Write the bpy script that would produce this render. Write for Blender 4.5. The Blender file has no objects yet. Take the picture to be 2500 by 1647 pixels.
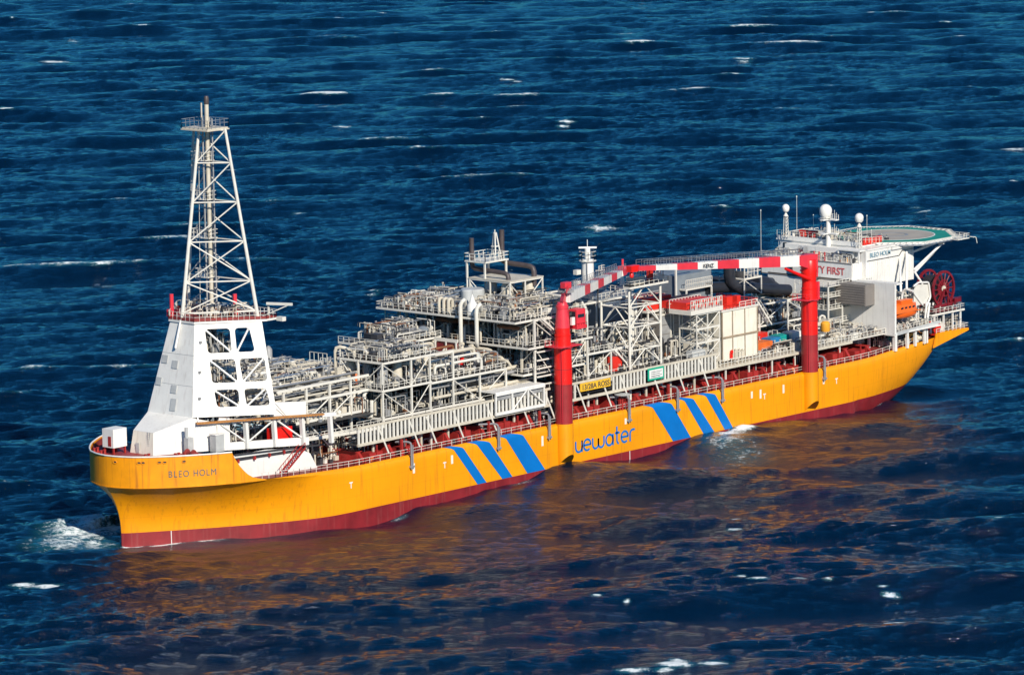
import bpy, math, random
import numpy as np
from mathutils import Vector, Matrix

# ------------------------------------------------------------------ camera, world, sun, exposure
S = bpy.context.scene
COL = S.collection
CAM = (-615.302, -647.693, 175.239)
CR = Vector((0.66209113, -0.7492339, -0.01684933))
CU = Vector((0.12423392, 0.0875569, 0.98838238))
CF = Vector((0.7390543, 0.65649247, -0.15105091))
cd = bpy.data.cameras.new('camera')
cam = bpy.data.objects.new('camera', cd)
COL.objects.link(cam)
cam.matrix_world = Matrix(((CR.x, CU.x, -CF.x, CAM[0]), (CR.y, CU.y, -CF.y, CAM[1]), (CR.z, CU.z, -CF.z, CAM[2]), (0, 0, 0, 1)))
cd.sensor_width = 36.0
cd.lens = 36.0 * 11523.8 / 2500.0
cd.clip_start = 5.0
cd.clip_end = 60000.0
S.camera = cam

SUN_DIR = Vector((-0.35, -0.77, 0.52)).normalized()      # towards the sun
SUN_EL = math.asin(SUN_DIR.z)
SUN_AZ = math.atan2(SUN_DIR.x, SUN_DIR.y)
W = bpy.data.worlds.new('World')
S.world = W
W.use_nodes = True
wn = W.node_tree
bg = wn.nodes['Background']
sky = wn.nodes.new('ShaderNodeTexSky')
sky.sky_type = 'NISHITA'
sky.sun_disc = False
sky.sun_elevation = SUN_EL
sky.sun_rotation = SUN_AZ % (2 * math.pi)
sky.air_density = 1.0
sky.dust_density = 0.0
sky.ozone_density = 4.0
tint = wn.nodes.new('ShaderNodeMix')            # the deep, polarised blue of the whole sky
tint.data_type = 'RGBA'; tint.blend_type = 'MULTIPLY'; tint.inputs['Factor'].default_value = 1.0
tint.inputs['B'].default_value = (0.13, 0.72, 1.14, 1.0)
wn.links.new(sky.outputs['Color'], tint.inputs['A'])
wn.links.new(tint.outputs['Result'], bg.inputs['Color'])
bg.inputs['Strength'].default_value = 0.070
sl = bpy.data.lights.new('sun', 'SUN')
sl.energy = 5.0
sl.angle = math.radians(0.53)
sl.color = (1.0, 0.93, 0.81)
so = bpy.data.objects.new('sun', sl)
COL.objects.link(so)
so.rotation_euler = (-SUN_DIR).to_track_quat('-Z', 'Y').to_euler()
so.location = (-100, -200, 200)
S.view_settings.view_transform = 'Standard'
S.view_settings.look = 'None'
S.view_settings.gamma = 1.0
S.view_settings.exposure = 0.12
S.view_settings.use_curve_mapping = False
S.render.engine = 'CYCLES'
S.cycles.max_bounces = 6
S.cycles.use_denoising = True

R = random.Random(7)

# ------------------------------------------------------------------ materials
def lin(c):
    return tuple(c) + (1.0,)

MATS = {}
def mat(name, col, rough=0.5, var=0.18, scale=0.6, rust=0.0, bump=0.0, metal=0.0, streak=0.0, spec=0.5, rustcol=(0.16, 0.055, 0.02), seams=0.0):
    m = bpy.data.materials.new(name)
    m.use_nodes = True
    nt = m.node_tree
    N, L = nt.nodes, nt.links
    b = N['Principled BSDF']
    b.inputs['Roughness'].default_value = rough
    b.inputs['Metallic'].default_value = metal
    b.inputs['Specular IOR Level'].default_value = spec
    geo = N.new('ShaderNodeNewGeometry')
    nz = N.new('ShaderNodeTexNoise')
    nz.inputs['Scale'].default_value = scale
    nz.inputs['Detail'].default_value = 6
    nz.inputs['Roughness'].default_value = 0.6
    L.new(geo.outputs['Position'], nz.inputs['Vector'])
    rmp = N.new('ShaderNodeValToRGB')
    rmp.color_ramp.elements[0].position = 0.3
    rmp.color_ramp.elements[1].position = 0.7
    rmp.color_ramp.elements[0].color = lin([c * (1 - var) for c in col])
    rmp.color_ramp.elements[1].color = lin([min(1, c * (1 + var * 0.5)) for c in col])
    L.new(nz.outputs['Fac'], rmp.inputs['Fac'])
    out = rmp.outputs['Color']
    def over(fac_out, colr, amount):
        nonlocal out
        mx = N.new('ShaderNodeMix')
        mx.data_type = 'RGBA'
        ml = N.new('ShaderNodeMath')
        ml.operation = 'MULTIPLY'
        ml.inputs[1].default_value = amount
        L.new(fac_out, ml.inputs[0])
        L.new(ml.outputs[0], mx.inputs['Factor'])
        L.new(out, mx.inputs['A'])
        mx.inputs['B'].default_value = lin(colr)
        out = mx.outputs['Result']
    if rust > 0:
        n2 = N.new('ShaderNodeTexNoise')
        n2.inputs['Scale'].default_value = 0.9
        n2.inputs['Detail'].default_value = 8
        n2.inputs['Roughness'].default_value = 0.7
        L.new(geo.outputs['Position'], n2.inputs['Vector'])
        r2 = N.new('ShaderNodeValToRGB')
        r2.color_ramp.elements[0].position = 0.60
        r2.color_ramp.elements[1].position = 0.72
        L.new(n2.outputs['Fac'], r2.inputs['Fac'])
        over(r2.outputs['Color'], rustcol, rust)
    if streak > 0:
        mp = N.new('ShaderNodeMapping')
        mp.inputs['Scale'].default_value = (1.7, 1.7, 0.10)
        L.new(geo.outputs['Position'], mp.inputs['Vector'])
        n3 = N.new('ShaderNodeTexNoise')
        n3.inputs['Scale'].default_value = 1.0
        n3.inputs['Detail'].default_value = 5
        L.new(mp.outputs['Vector'], n3.inputs['Vector'])
        r3 = N.new('ShaderNodeValToRGB')
        r3.color_ramp.elements[0].position = 0.55
        r3.color_ramp.elements[1].position = 0.75
        L.new(n3.outputs['Fac'], r3.inputs['Fac'])
        over(r3.outputs['Color'], rustcol, streak)
    if seams:
        sp = N.new('ShaderNodeSeparateXYZ'); L.new(geo.outputs['Position'], sp.inputs['Vector'])
        fac = None
        for ax, per, wd in (('X', 9.6, .012), ('Z', 2.75, .03)):
            d_ = N.new('ShaderNodeMath'); d_.operation = 'DIVIDE'; d_.inputs[1].default_value = per
            L.new(sp.outputs[ax], d_.inputs[0])
            f_ = N.new('ShaderNodeMath'); f_.operation = 'FRACT'; L.new(d_.outputs[0], f_.inputs[0])
            l_ = N.new('ShaderNodeMath'); l_.operation = 'LESS_THAN'; l_.inputs[1].default_value = wd; L.new(f_.outputs[0], l_.inputs[0])
            if fac is None: fac = l_
            else:
                m_ = N.new('ShaderNodeMath'); m_.operation = 'MAXIMUM'; L.new(fac.outputs[0], m_.inputs[0]); L.new(l_.outputs[0], m_.inputs[1]); fac = m_
        over(fac.outputs[0], (0.40, 0.13, 0.01), seams)
    L.new(out, b.inputs['Base Color'])
    if bump > 0:
        bp = N.new('ShaderNodeBump')
        bp.inputs['Strength'].default_value = bump
        bp.inputs['Distance'].default_value = 0.05
        nb = N.new('ShaderNodeTexNoise')
        nb.inputs['Scale'].default_value = 0.45
        nb.inputs['Detail'].default_value = 3
        L.new(geo.outputs['Position'], nb.inputs['Vector'])
        L.new(nb.outputs['Fac'], bp.inputs['Height'])
        L.new(bp.outputs['Normal'], b.inputs['Normal'])
    MATS[name] = m
    return m

YEL = mat('yellow_hull_paint', (0.87, 0.325, 0.002), 0.38, 0.16, 0.06, streak=0.55, rust=0.12, bump=0.5, seams=0.22, rustcol=(0.42, 0.13, 0.01))
YBW = mat('yellow_bulwark_paint', (0.86, 0.315, 0.003), 0.42, 0.16, 0.3, streak=0.7, bump=0.2, rustcol=(0.35, 0.10, 0.015))
REDB = mat('red_boot_paint', (0.245, 0.017, 0.021), 0.45, 0.3, 0.25, streak=0.25, rustcol=(0.42, 0.16, 0.14))
RDK = mat('red_deck_paint', (0.27, 0.035, 0.032), 0.6, 0.35, 0.5, rust=0.35)
RGD = mat('red_girder_paint', (0.36, 0.024, 0.02), 0.55, 0.3, 0.6, rust=0.25)
BLU = mat('blue_stripe_paint', (0.002, 0.155, 0.50), 0.4, 0.12, 0.2)
WHT = mat('white_paint', (0.79, 0.775, 0.73), 0.45, 0.10, 0.25, streak=0.22, rust=0.05)
WTR = mat('white_truss_paint', (0.72, 0.69, 0.615), 0.45, 0.12, 0.5, rust=0.2)
CRM = mat('cream_paint', (0.60, 0.545, 0.44), 0.5, 0.15, 0.5, rust=0.22, streak=0.15)
CRW = mat('cream_container_paint', (0.80, 0.75, 0.64), 0.5, 0.08, 0.3, streak=0.3)
GRY = mat('grey_steel', (0.30, 0.30, 0.30), 0.45, 0.25, 0.8, rust=0.2)
LGR = mat('pale_grey_cladding', (0.48, 0.49, 0.48), 0.4, 0.15, 0.6)
GAL = mat('galvanised_steel', (0.42, 0.43, 0.45), 0.35, 0.2, 1.0, metal=0.5)
DRK = mat('dark_steel', (0.045, 0.045, 0.05), 0.5, 0.4, 0.8, rust=0.25)
BLK = mat('black_duct_lagging', (0.022, 0.024, 0.032), 0.38, 0.3, 0.5)
GRT = mat('grating', (0.05, 0.05, 0.05), 0.8, 0.4, 0.7, rust=0.3)
RST = mat('rusty_pipe', (0.24, 0.095, 0.04), 0.65, 0.4, 0.8)
BRN = mat('brown_exhaust_steel', (0.075, 0.058, 0.058), 0.5, 0.35, 0.5, rust=0.2)
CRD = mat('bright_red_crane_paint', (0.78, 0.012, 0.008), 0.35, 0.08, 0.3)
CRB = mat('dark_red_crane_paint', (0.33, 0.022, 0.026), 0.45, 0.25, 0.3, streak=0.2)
RPK = mat('faded_red_crane_paint', (0.72, 0.04, 0.06), 0.4, 0.12, 0.4)
FRD = mat('fire_red_paint', (0.66, 0.028, 0.015), 0.45, 0.2, 0.6)
MRN = mat('maroon_reel_paint', (0.20, 0.010, 0.018), 0.45, 0.25, 0.6)
ORG = mat('orange_lifeboat_gel', (0.85, 0.14, 0.015), 0.3, 0.08, 0.5)
OCN = mat('orange_container_paint', (0.72, 0.16, 0.03), 0.5, 0.2, 0.6, rust=0.2)
BCN = mat('blue_container_paint', (0.02, 0.20, 0.42), 0.5, 0.2, 0.6)
TCN = mat('teal_container_paint', (0.01, 0.33, 0.30), 0.5, 0.2, 0.6)
GRN = mat('green_helideck_paint', (0.012, 0.26, 0.19), 0.6, 0.15, 0.3)
TAN = mat('grey_helideck_paint', (0.40, 0.36, 0.30), 0.7, 0.15, 0.2)
WLK = mat('orange_grating', (0.46, 0.20, 0.05), 0.7, 0.3, 2.0)
GYS = mat('blue_grey_panel', (0.20, 0.23, 0.26), 0.5, 0.15, 0.4)
BRG = mat('brown_grey_louvre', (0.20, 0.18, 0.165), 0.55, 0.12, 0.5)
SGY = mat('yellow_sign_paint', (0.80, 0.46, 0.03), 0.5, 0.08, 0.5)
SGG = mat('green_sign_paint', (0.01, 0.36, 0.22), 0.5, 0.08, 0.5)
INK = mat('dark_lettering', (0.05, 0.045, 0.05), 0.6, 0.1, 1.0)
INB = mat('blue_grey_lettering', (0.09, 0.12, 0.13), 0.6, 0.1, 1.0)
INR = mat('red_lettering', (0.55, 0.07, 0.07), 0.6, 0.1, 1.0)
TYR = mat('amber_drum_paint', (0.80, 0.36, 0.03), 0.5, 0.1, 1.0)
GLS = mat('dark_window_glass', (0.02, 0.03, 0.04), 0.08, 0.1, 1.0, spec=0.8)

# ------------------------------------------------------------------ mesh builder
V3 = lambda p: Vector(p)
class MB:
    def __init__(self):
        self.v, self.f, self.m = [], [], []
    def _add(self, vs, fs, m=0):
        o = len(self.v)
        self.v.extend([tuple(a) for a in vs])
        for f in fs:
            self.f.append(tuple(i + o for i in f))
            self.m.append(m)
    def box(self, x0, x1, y0, y1, z0, z1, m=0):
        if x0 > x1: x0, x1 = x1, x0
        if y0 > y1: y0, y1 = y1, y0
        if z0 > z1: z0, z1 = z1, z0
        self._add([(x0,y0,z0),(x1,y0,z0),(x1,y1,z0),(x0,y1,z0),(x0,y0,z1),(x1,y0,z1),(x1,y1,z1),(x0,y1,z1)],
                  [(0,3,2,1),(4,5,6,7),(0,1,5,4),(1,2,6,5),(2,3,7,6),(3,0,4,7)], m)
        return self
    def beam(self, p, q, w, h=None, m=0):
        h = h or w
        p, q = V3(p), V3(q)
        d = q - p
        if d.length < 1e-6: return self
        d.normalize()
        up = Vector((0,0,1)) if abs(d.z) < 0.98 else Vector((1,0,0))
        s = d.cross(up).normalized() * (w/2)
        u = s.cross(d).normalized() * (h/2)
        vs = [p-s-u, p+s-u, p+s+u, p-s+u, q-s-u, q+s-u, q+s+u, q-s+u]
        self._add(vs, [(0,3,2,1),(4,5,6,7),(0,1,5,4),(1,2,6,5),(2,3,7,6),(3,0,4,7)], m)
        return self
    def tube(self, p, q, r, n=6, r2=None, m=0, cap=True):
        p, q = V3(p), V3(q)
        r2 = r if r2 is None else r2
        d = q - p
        if d.length < 1e-6: return self
        d.normalize()
        up = Vector((0,0,1)) if abs(d.z) < 0.98 else Vector((1,0,0))
        a = d.cross(up).normalized(); b = d.cross(a)
        vs = []
        for c, rr in ((p, r), (q, r2)):
            for i in range(n):
                t = 2*math.pi*i/n
                vs.append(c + (a*math.cos(t) + b*math.sin(t))*rr)
        fs = [(i, i+n, (i+1) % n + n, (i+1) % n) for i in range(n)]
        if cap: fs += [tuple(range(n)), tuple(range(2*n-1, n-1, -1))]
        self._add(vs, fs, m)
        return self
    def pipe(self, pts, r, n=6, m=0):
        pts = [V3(p) for p in pts]
        # round corners
        if len(pts) > 2:
            out = [pts[0]]
            for i in range(1, len(pts)-1):
                a, b, c = pts[i-1], pts[i], pts[i+1]
                k = min(r*2.2, (a-b).length*0.45, (c-b).length*0.45)
                p1 = b + (a-b).normalized()*k; p2 = b + (c-b).normalized()*k
                out += [p1, (p1+p2)*0.25 + b*0.5, p2]
            out.append(pts[-1]); pts = out
        rings = []
        ref = None
        for i, p in enumerate(pts):
            if i == 0: d = pts[1]-p
            elif i == len(pts)-1: d = p-pts[i-1]
            else: d = (pts[i+1]-p).normalized() + (p-pts[i-1]).normalized()
            if d.length < 1e-6: d = Vector((0,0,1))
            d.normalize()
            if ref is None:
                up = Vector((0,0,1)) if abs(d.z) < 0.95 else Vector((1,0,0))
                ref = d.cross(up).normalized()
            a = ref - d*ref.dot(d)
            if a.length < 1e-4: a = d.cross(Vector((0.3,0.8,0.5)))
            a.normalize(); ref = a
            b = d.cross(a)
            rings.append([p + (a*math.cos(2*math.pi*k/n) + b*math.sin(2*math.pi*k/n))*r for k in range(n)])
        vs = [v for g in rings for v in g]
        fs = []
        for j in range(len(rings)-1):
            for i in range(n):
                fs.append((j*n+i, j*n+(i+1) % n, (j+1)*n+(i+1) % n, (j+1)*n+i))
        fs += [tuple(range(n-1, -1, -1)), tuple(range((len(rings)-1)*n, len(rings)*n))]
        self._add(vs, fs, m)
        return self
    def lathe(self, c, prof, n=16, m=0, axis='z'):
        vs = []
        for r, z in prof:
            for i in range(n):
                t = 2*math.pi*i/n
                if axis == 'z': vs.append((c[0]+r*math.cos(t), c[1]+r*math.sin(t), c[2]+z))
                elif axis == 'y': vs.append((c[0]+r*math.cos(t), c[1]+z, c[2]+r*math.sin(t)))
                else: vs.append((c[0]+z, c[1]+r*math.cos(t), c[2]+r*math.sin(t)))
        fs = []
        for j in range(len(prof)-1):
            for i in range(n):
                fs.append((j*n+i, j*n+(i+1) % n, (j+1)*n+(i+1) % n, (j+1)*n+i))
        fs += [tuple(range(n-1, -1, -1)), tuple(range((len(prof)-1)*n, len(prof)*n))]
        self._add(vs, fs, m)
        return self
    def prism(self, pts, z0, z1, m=0):
        n = len(pts)
        vs = [(p[0], p[1], z0) for p in pts] + [(p[0], p[1], z1) for p in pts]
        fs = [tuple(range(n-1, -1, -1)), tuple(range(n, 2*n))] + [(i, (i+1) % n, (i+1) % n+n, i+n) for i in range(n)]
        self._add(vs, fs, m)
        return self
    def ext(self, pts, vec, m=0):
        n = len(pts); vec = V3(vec)
        vs = [V3(p) for p in pts] + [V3(p)+vec for p in pts]
        fs = [tuple(range(n-1, -1, -1)), tuple(range(n, 2*n))] + [(i, (i+1) % n, (i+1) % n+n, i+n) for i in range(n)]
        self._add(vs, fs, m)
        return self
    def rail(self, pts, h=1.15, sp=1.8, w=0.10, closed=False, m=0, mid=True):
        pts = [V3(p) for p in pts]
        if closed: pts.append(pts[0])
        for a, b in zip(pts, pts[1:]):
            L = (b-a).length
            k = max(1, int(round(L/sp)))
            for i in range(k+1):
                c = a + (b-a)*(i/k)
                self.beam(c, c+Vector((0,0,h)), w, w, m)
            self.beam(a+Vector((0,0,h)), b+Vector((0,0,h)), w, w, m)
            if mid: self.beam(a+Vector((0,0,h*0.55)), b+Vector((0,0,h*0.55)), w*0.8, w*0.8, m)
        return self

WPOS = {}
def link_mesh(name, me, parent=None, wpos=(0,0,0)):
    o = bpy.data.objects.new(name, me)
    COL.objects.link(o)
    base = Vector((0,0,0))
    if parent is not None:
        o.parent = parent
        base = WPOS[parent.name]
    o.location = Vector(wpos) - base
    WPOS[o.name] = Vector(wpos)
    return o
def build(name, mb, mats, parent=None, smooth=False, kind=None, label=None, base=None):
    """mesh in world coordinates -> object whose origin is base (default: parent's origin or bbox foot)"""
    if not isinstance(mats, (list, tuple)): mats = [mats]
    if base is None:
        a = np.array(mb.v)
        base = (float((a[:,0].min()+a[:,0].max())/2), float((a[:,1].min()+a[:,1].max())/2), float(a[:,2].min()))
    bx = Vector(base)
    me = bpy.data.meshes.new(name)
    me.from_pydata([(v[0]-bx.x, v[1]-bx.y, v[2]-bx.z) for v in mb.v], [], mb.f)
    for mm in mats: me.materials.append(mm)
    if len(mats) > 1: me.polygons.foreach_set('material_index', mb.m)
    if smooth:
        me.polygons.foreach_set('use_smooth', [True]*len(me.polygons))
        try: me.set_sharp_from_angle(angle=math.radians(40))
        except Exception: pass
    me.update()
    o = link_mesh(name, me, parent, base)
    if kind: o['kind'] = kind
    if label: o['label'] = label
    return o
def tag(o, label, cat, group=None):
    o['label'] = label; o['category'] = cat
    if group: o['group'] = group
    return o
def thing(name, label, cat, loc, group=None):
    o = bpy.data.objects.new(name, None)
    COL.objects.link(o); o.location = loc; o.empty_display_size = 1.0
    WPOS[o.name] = Vector(loc)
    return tag(o, label, cat, group)
def again(o, wpos, parent=None):
    """another object sharing o's mesh, its origin at wpos"""
    c = o.copy(); COL.objects.link(c)
    par = parent or o.parent
    c.parent = par
    c.location = Vector(wpos) - (WPOS[par.name] if par else Vector((0,0,0)))
    WPOS[c.name] = Vector(wpos)
    return c

def glyphs(txt, size, origin, xd, ud, m, name, parent, thick=0.05, spacing=1.0, xscale=1.0, bold=.012):
    cu = bpy.data.curves.new('t', 'FONT')
    cu.body = txt; cu.size = size; cu.extrude = thick/2; cu.space_character = spacing; cu.offset = size*bold
    tmp = bpy.data.objects.new('t', cu)
    COL.objects.link(tmp)
    bpy.context.view_layer.update()
    dg = bpy.context.evaluated_depsgraph_get()
    me = bpy.data.meshes.new_from_object(tmp.evaluated_get(dg))
    bpy.data.objects.remove(tmp)
    xd = V3(xd).normalized(); ud = V3(ud).normalized(); nd = xd.cross(ud)
    M = Matrix((( xd.x*xscale, ud.x, nd.x, 0),(xd.y*xscale, ud.y, nd.y, 0),(xd.z*xscale, ud.z, nd.z, 0),(0,0,0,1)))
    me.transform(M)
    me.materials.clear(); me.materials.append(m)
    me.name = name
    return link_mesh(name, me, parent, origin)

# ------------------------------------------------------------------ sea
def make_sea():
    rng = np.random.default_rng(5)
    az0 = math.atan2(CF.y, CF.x)
    core = np.linspace(-math.radians(7.6), math.radians(7.4), 720)
    st = core[1]-core[0]
    side = []; a = core[-1]; s = st
    while a < math.pi:
        s *= 1.35; s = min(s, 0.2); a += s
        side.append(min(a, math.pi))
    side = np.array(side)
    az = np.concatenate([-side[::-1], core, side])
    rc = np.exp(np.linspace(math.log(660.0), math.log(2700.0), 1400))
    inner = np.array([0.5, 60, 140, 230, 320, 400, 470, 530, 580, 620, 645])
    outer = [2700.0]; s = 3.0
    while outer[-1] < 45000:
        s *= 1.4; outer.append(outer[-1]+s)
    rr = np.concatenate([inner, rc, np.array(outer[1:])])
    A, Rr = np.meshgrid(az, rr)
    X = (CAM[0] + Rr*np.cos(az0+A)).astype(np.float64)
    Y = (CAM[1] + Rr*np.sin(az0+A)).astype(np.float64)
    nr, na = X.shape
    x = X.ravel(); y = Y.ravel()
    z = np.zeros_like(x); dx = np.zeros_like(x); dy = np.zeros_like(x)
    jxx = np.zeros_like(x); jyy = np.zeros_like(x); jxy = np.zeros_like(x)
    wind = az0 + math.pi + 0.28            # waves run towards the viewer, slightly across
    lams = np.concatenate([np.geomspace(46, 95, 9), np.geomspace(18, 46, 26), np.geomspace(7, 18, 64), np.geomspace(2.6, 7, 80)])
    gr = np.hypot(x-60, y+10)
    fade_small = np.clip((2300-np.hypot(x-CAM[0], y-CAM[1]))/900, 0.3, 1)
    hullx = np.clip(x, 0, 238)
    dist = np.hypot(x-hullx, np.maximum(np.abs(y)-20, 0))
    ux, uy = -math.cos(wind), -math.sin(wind)                   # upwind: the ship shelters the water on its port side
    tw = (-19-y)/uy; xh = x+ux*tw
    soft = lambda v: np.clip(v, 0, 1)**2*(3-2*np.clip(v, 0, 1))
    calm = np.where(tw > -3, 1-soft((tw-4)/62), 0)*soft((xh+12)/30)*soft((252-xh)/30)
    gust = 0.5+0.5*np.clip(1.0+0.9*np.sin(x*.031+y*.012+.6)*np.sin(y*.037-x*.011)+.7*np.sin(x*.013-y*.021+2)+.5*np.sin(x*.083+1)*np.sin(y*.071+x*.02), 0, 2.4)
    for lam in lams:
        k = 2*math.pi/lam
        spread = 0.46 if lam > 18 else (0.45 if lam > 7 else 0.33)
        th = wind + rng.normal(0, spread)
        amp = 0.0165*lam**0.93*rng.uniform(0.55, 1.2)*(0.50 if lam > 46 else 0.70)*(0.42 if lam < 18 else 0.95)*(1.8 if lam < 7 else 1)
        amp *= 0.62
        cx, cy = math.cos(th), math.sin(th)
        ph = k*(cx*x+cy*y) + rng.uniform(0, 2*math.pi)
        sn, cs = np.sin(ph), np.cos(ph)
        a = amp*(fade_small*gust*(1-0.25*calm) if lam < 7 else 1-0.15*calm)
        q = 0.95 if lam > 18 else (0.5 if lam > 7 else 0.0)
        z += a*cs
        dx -= q*a*cx*sn; dy -= q*a*cy*sn
        jxx -= q*a*k*cx*cx*cs; jyy -= q*a*k*cy*cy*cs; jxy -= q*a*k*cx*cy*cs
    J = (1+jxx)*(1+jyy) - jxy*jxy
    far = np.clip((4200-np.hypot(x-CAM[0], y-CAM[1]))/1500, 0, 1)
    # calmer in the lee close to the hull
    z *= far; dx *= far; dy *= far
    # long wave running along the hull side
    near = np.exp(-dist/22.0)
    z += near*(1.55*np.exp(-((x-166)/36)**2) - 0.75*np.exp(-((x-50)/24)**2) + 0.85*np.exp(-((x-108)/22)**2) + .25)
    # foam on the sharpest crests
    Js = J+ (1-far)+calm*.8
    lo, hi = np.quantile(Js[::7], [0.0006, 0.022])
    foam = np.clip((hi-Js)/(hi-lo), 0, 1)**0.9*1.05
    pn = np.sin(x*0.021+1.3)*np.sin(y*0.017+x*0.006)+np.sin(x*0.009-y*0.013+2.0)
    foam *= np.clip(0.55+0.7*pn, 0, 1)*far
    def patch(cx, cy, rx, ry, rot, amt, soft=1.0):
        c, s_ = math.cos(rot), math.sin(rot)
        u = ((x-cx)*c+(y-cy)*s_)/rx; v = (-(x-cx)*s_+(y-cy)*c)/ry
        d = np.sqrt(u*u+v*v)
        return amt*np.clip((1.0-d)/soft, 0, 1)
    va = az0 - math.pi/2                    # along the picture's horizontal
    P = [(5.0, 16.5, 11.5, 22, va, .80, .75), (9, 19, 7, 14, va, .95, .8), (9.0, 12.0, 6, 6, va, .95, .8), (2, 13, 9, 13, va, .66, .9), (-5, 10, 12, 13, va, .72, .9), (-3, 4, 7, 6, va, .7, .9), (12, 26, 10, 10, va, .72, .9),
         (1.6, -2.0, 3.0, 1.3, -.6, 1.2, .7), (6.5, -5.9, 5.0, 1.5, -.6, 1.25, .7), (13, -10.2, 5, 1.4, -.6, 1.0, .8),
         (157, -23.0, 8, 4.2, 0.3, 0.95, .9), (163, -22.0, 6, 2.4, 0.0, 1.1, .7), (151, -27.5, 12, 8, 0.5, 0.66, 1.0), (146, -35, 18, 10, 0.6, 0.42, 1.0),
         (216.5, -17.5, 2.5, 1.2, 0.2, 0.95, .5), (91, -22.2, 5, 1.6, 0, 0.62, .8), (54, -22.6, 3, 1.3, 0, 0.7, .8)]
    for (wx, wy, L_, a_) in [(824,716,9,.8),(689,756,26,.75),(730,547,14,.8),(675,544,9,.7),(570,482,14,.75),(615,459,12,.75),(622,424,14,.75),
                             (662,281,12,.9),(709,393,26,.6),(644,250,22,.7),(-31,-12,6,.85),(-16,-150,5,.95),(-11,-155,4,.95),(-22,-146,4,.8),(55,-143,2.5,.9),(34,-157,7,.65),
                             (46,-120,3,.85),(51,-125,2.5,.6),(87,-80,2.5,.8),(17,-106,1.6,.9),(277,195,12,.55),(417,234,22,.55),(520,330,9,.6),(905,640,18,.55),
                             (760,820,16,.5),(840,520,18,.6),(560,660,22,.5),(450,420,14,.55),(390,330,10,.6),(500,180,14,.5),(620,180,18,.5),(300,60,9,.5),(930,800,16,.5)]:
        if L_ < 8: L_ *= 2.6
        P.append((wx, wy, L_*.36, max(1.2, L_*0.15), va+R.uniform(-.2,.2), a_+.4, .9))
        P.append((wx+R.uniform(-6,6), wy+R.uniform(-6,6), L_*.24, max(1.1, L_*0.13), va+R.uniform(-.3,.3), a_+.25, .9))
    # more small breaking crests, each on a sharp crest of its own
    cand = np.flatnonzero((Js < np.quantile(Js[::7], 0.004)) & (np.abs(A.ravel()) < math.radians(7.0)) & (Rr.ravel() < 2400) & (Rr.ravel() > 700))
    rng.shuffle(cand)
    kept = []
    for i in cand:
        if len(kept) > 85: break
        if all((x[i]-x[k])**2+(y[i]-y[k])**2 > 38**2 for k in kept): kept.append(i)
    for i in kept:
        rr_ = rng.uniform(1.2, 4.2); f = math.hypot(x[i]-CAM[0], y[i]-CAM[1])/1200
        P.append((x[i], y[i], rr_*f, max(1.0, .45*rr_), va+rng.uniform(-.4, .4), rng.uniform(.75, 1.15), .9))
    for p in P: foam = np.maximum(foam, patch(*p))
    # the bow wave and wash lift the surface a little
    z += patch(9, 14, 7, 5, 0.9, 0.9, 1) + patch(163, -21.4, 6, 3.4, 0, .9, 1) + patch(12, -8, 14, 4, -0.6, .55, 1)
    inside = (x > 4) & (x < 236) & (np.abs(y) < 15)
    z = np.where(inside, np.minimum(z, 0.6), z)
    co = np.empty((x.size, 3), np.float32)
    co[:,0] = x+dx; co[:,1] = y+dy; co[:,2] = z
    idx = np.arange(nr*na, dtype=np.int32).reshape(nr, na)
    quads = np.stack([idx[:-1,:-1], idx[1:,:-1], idx[1:,1:], idx[:-1,1:]], -1).reshape(-1, 4)[:, ::-1]
    me = bpy.data.meshes.new('sea')
    me.vertices.add(co.shape[0]); me.vertices.foreach_set('co', co.ravel())
    me.loops.add(quads.size); me.loops.foreach_set('vertex_index', np.ascontiguousarray(quads).ravel())
    me.polygons.add(quads.shape[0])
    me.polygons.foreach_set('loop_start', np.arange(0, quads.size, 4, dtype=np.int32))
    me.polygons.foreach_set('use_smooth', np.ones(quads.shape[0], dtype=bool))
    me.update(calc_edges=True)
    at = me.attributes.new('foam', 'FLOAT', 'POINT')
    at.data.foreach_set('value', foam.astype(np.float32))
    at = me.attributes.new('calm', 'FLOAT', 'POINT')
    at.data.foreach_set('value', np.maximum(calm*.25, 1.3*np.exp(-dist/14.0)*(y < 0)).astype(np.float32))
    m = bpy.data.materials.new('sea_water'); m.use_nodes = True
    nt = m.node_tree; N, L = nt.nodes, nt.links
    b = N['Principled BSDF']
    geo = N.new('ShaderNodeNewGeometry')
    def noise(sc, det=4, vec=(1,1,1), rot=az0, rough=.55, kind='FBM'):
        mp = N.new('ShaderNodeMapping'); mp.inputs['Scale'].default_value = vec; mp.inputs['Rotation'].default_value = (0,0,-rot)
        vr = N.new('ShaderNodeVectorRotate'); vr.rotation_type = 'Z_AXIS'; vr.inputs['Angle'].default_value = -rot
        L.new(geo.outputs['Position'], vr.inputs['Vector'])
        mp.inputs['Rotation'].default_value = (0,0,0)
        L.new(vr.outputs['Vector'], mp.inputs['Vector'])
        n = N.new('ShaderNodeTexNoise'); n.inputs['Scale'].default_value = sc; n.inputs['Detail'].default_value = det; n.inputs['Roughness'].default_value = rough
        n.noise_type = kind
        L.new(mp.outputs['Vector'], n.inputs['Vector'])
        return n.outputs['Fac']
    n1 = noise(0.34, 7, (1.0, 0.50, 1.0), az0+0.2, .70)
    n2 = noise(0.95, 5, (1.0, 0.40, 1.0), az0-0.2, .62)
    ad = N.new('ShaderNodeMath'); ad.operation = 'MULTIPLY_ADD'; ad.inputs[1].default_value = 1.0
    L.new(n2, ad.inputs[0]); L.new(n1, ad.inputs[2])
    bp = N.new('ShaderNodeBump'); bp.inputs['Distance'].default_value = 0.66
    ca = N.new('ShaderNodeAttribute'); ca.attribute_name = 'calm'
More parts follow.
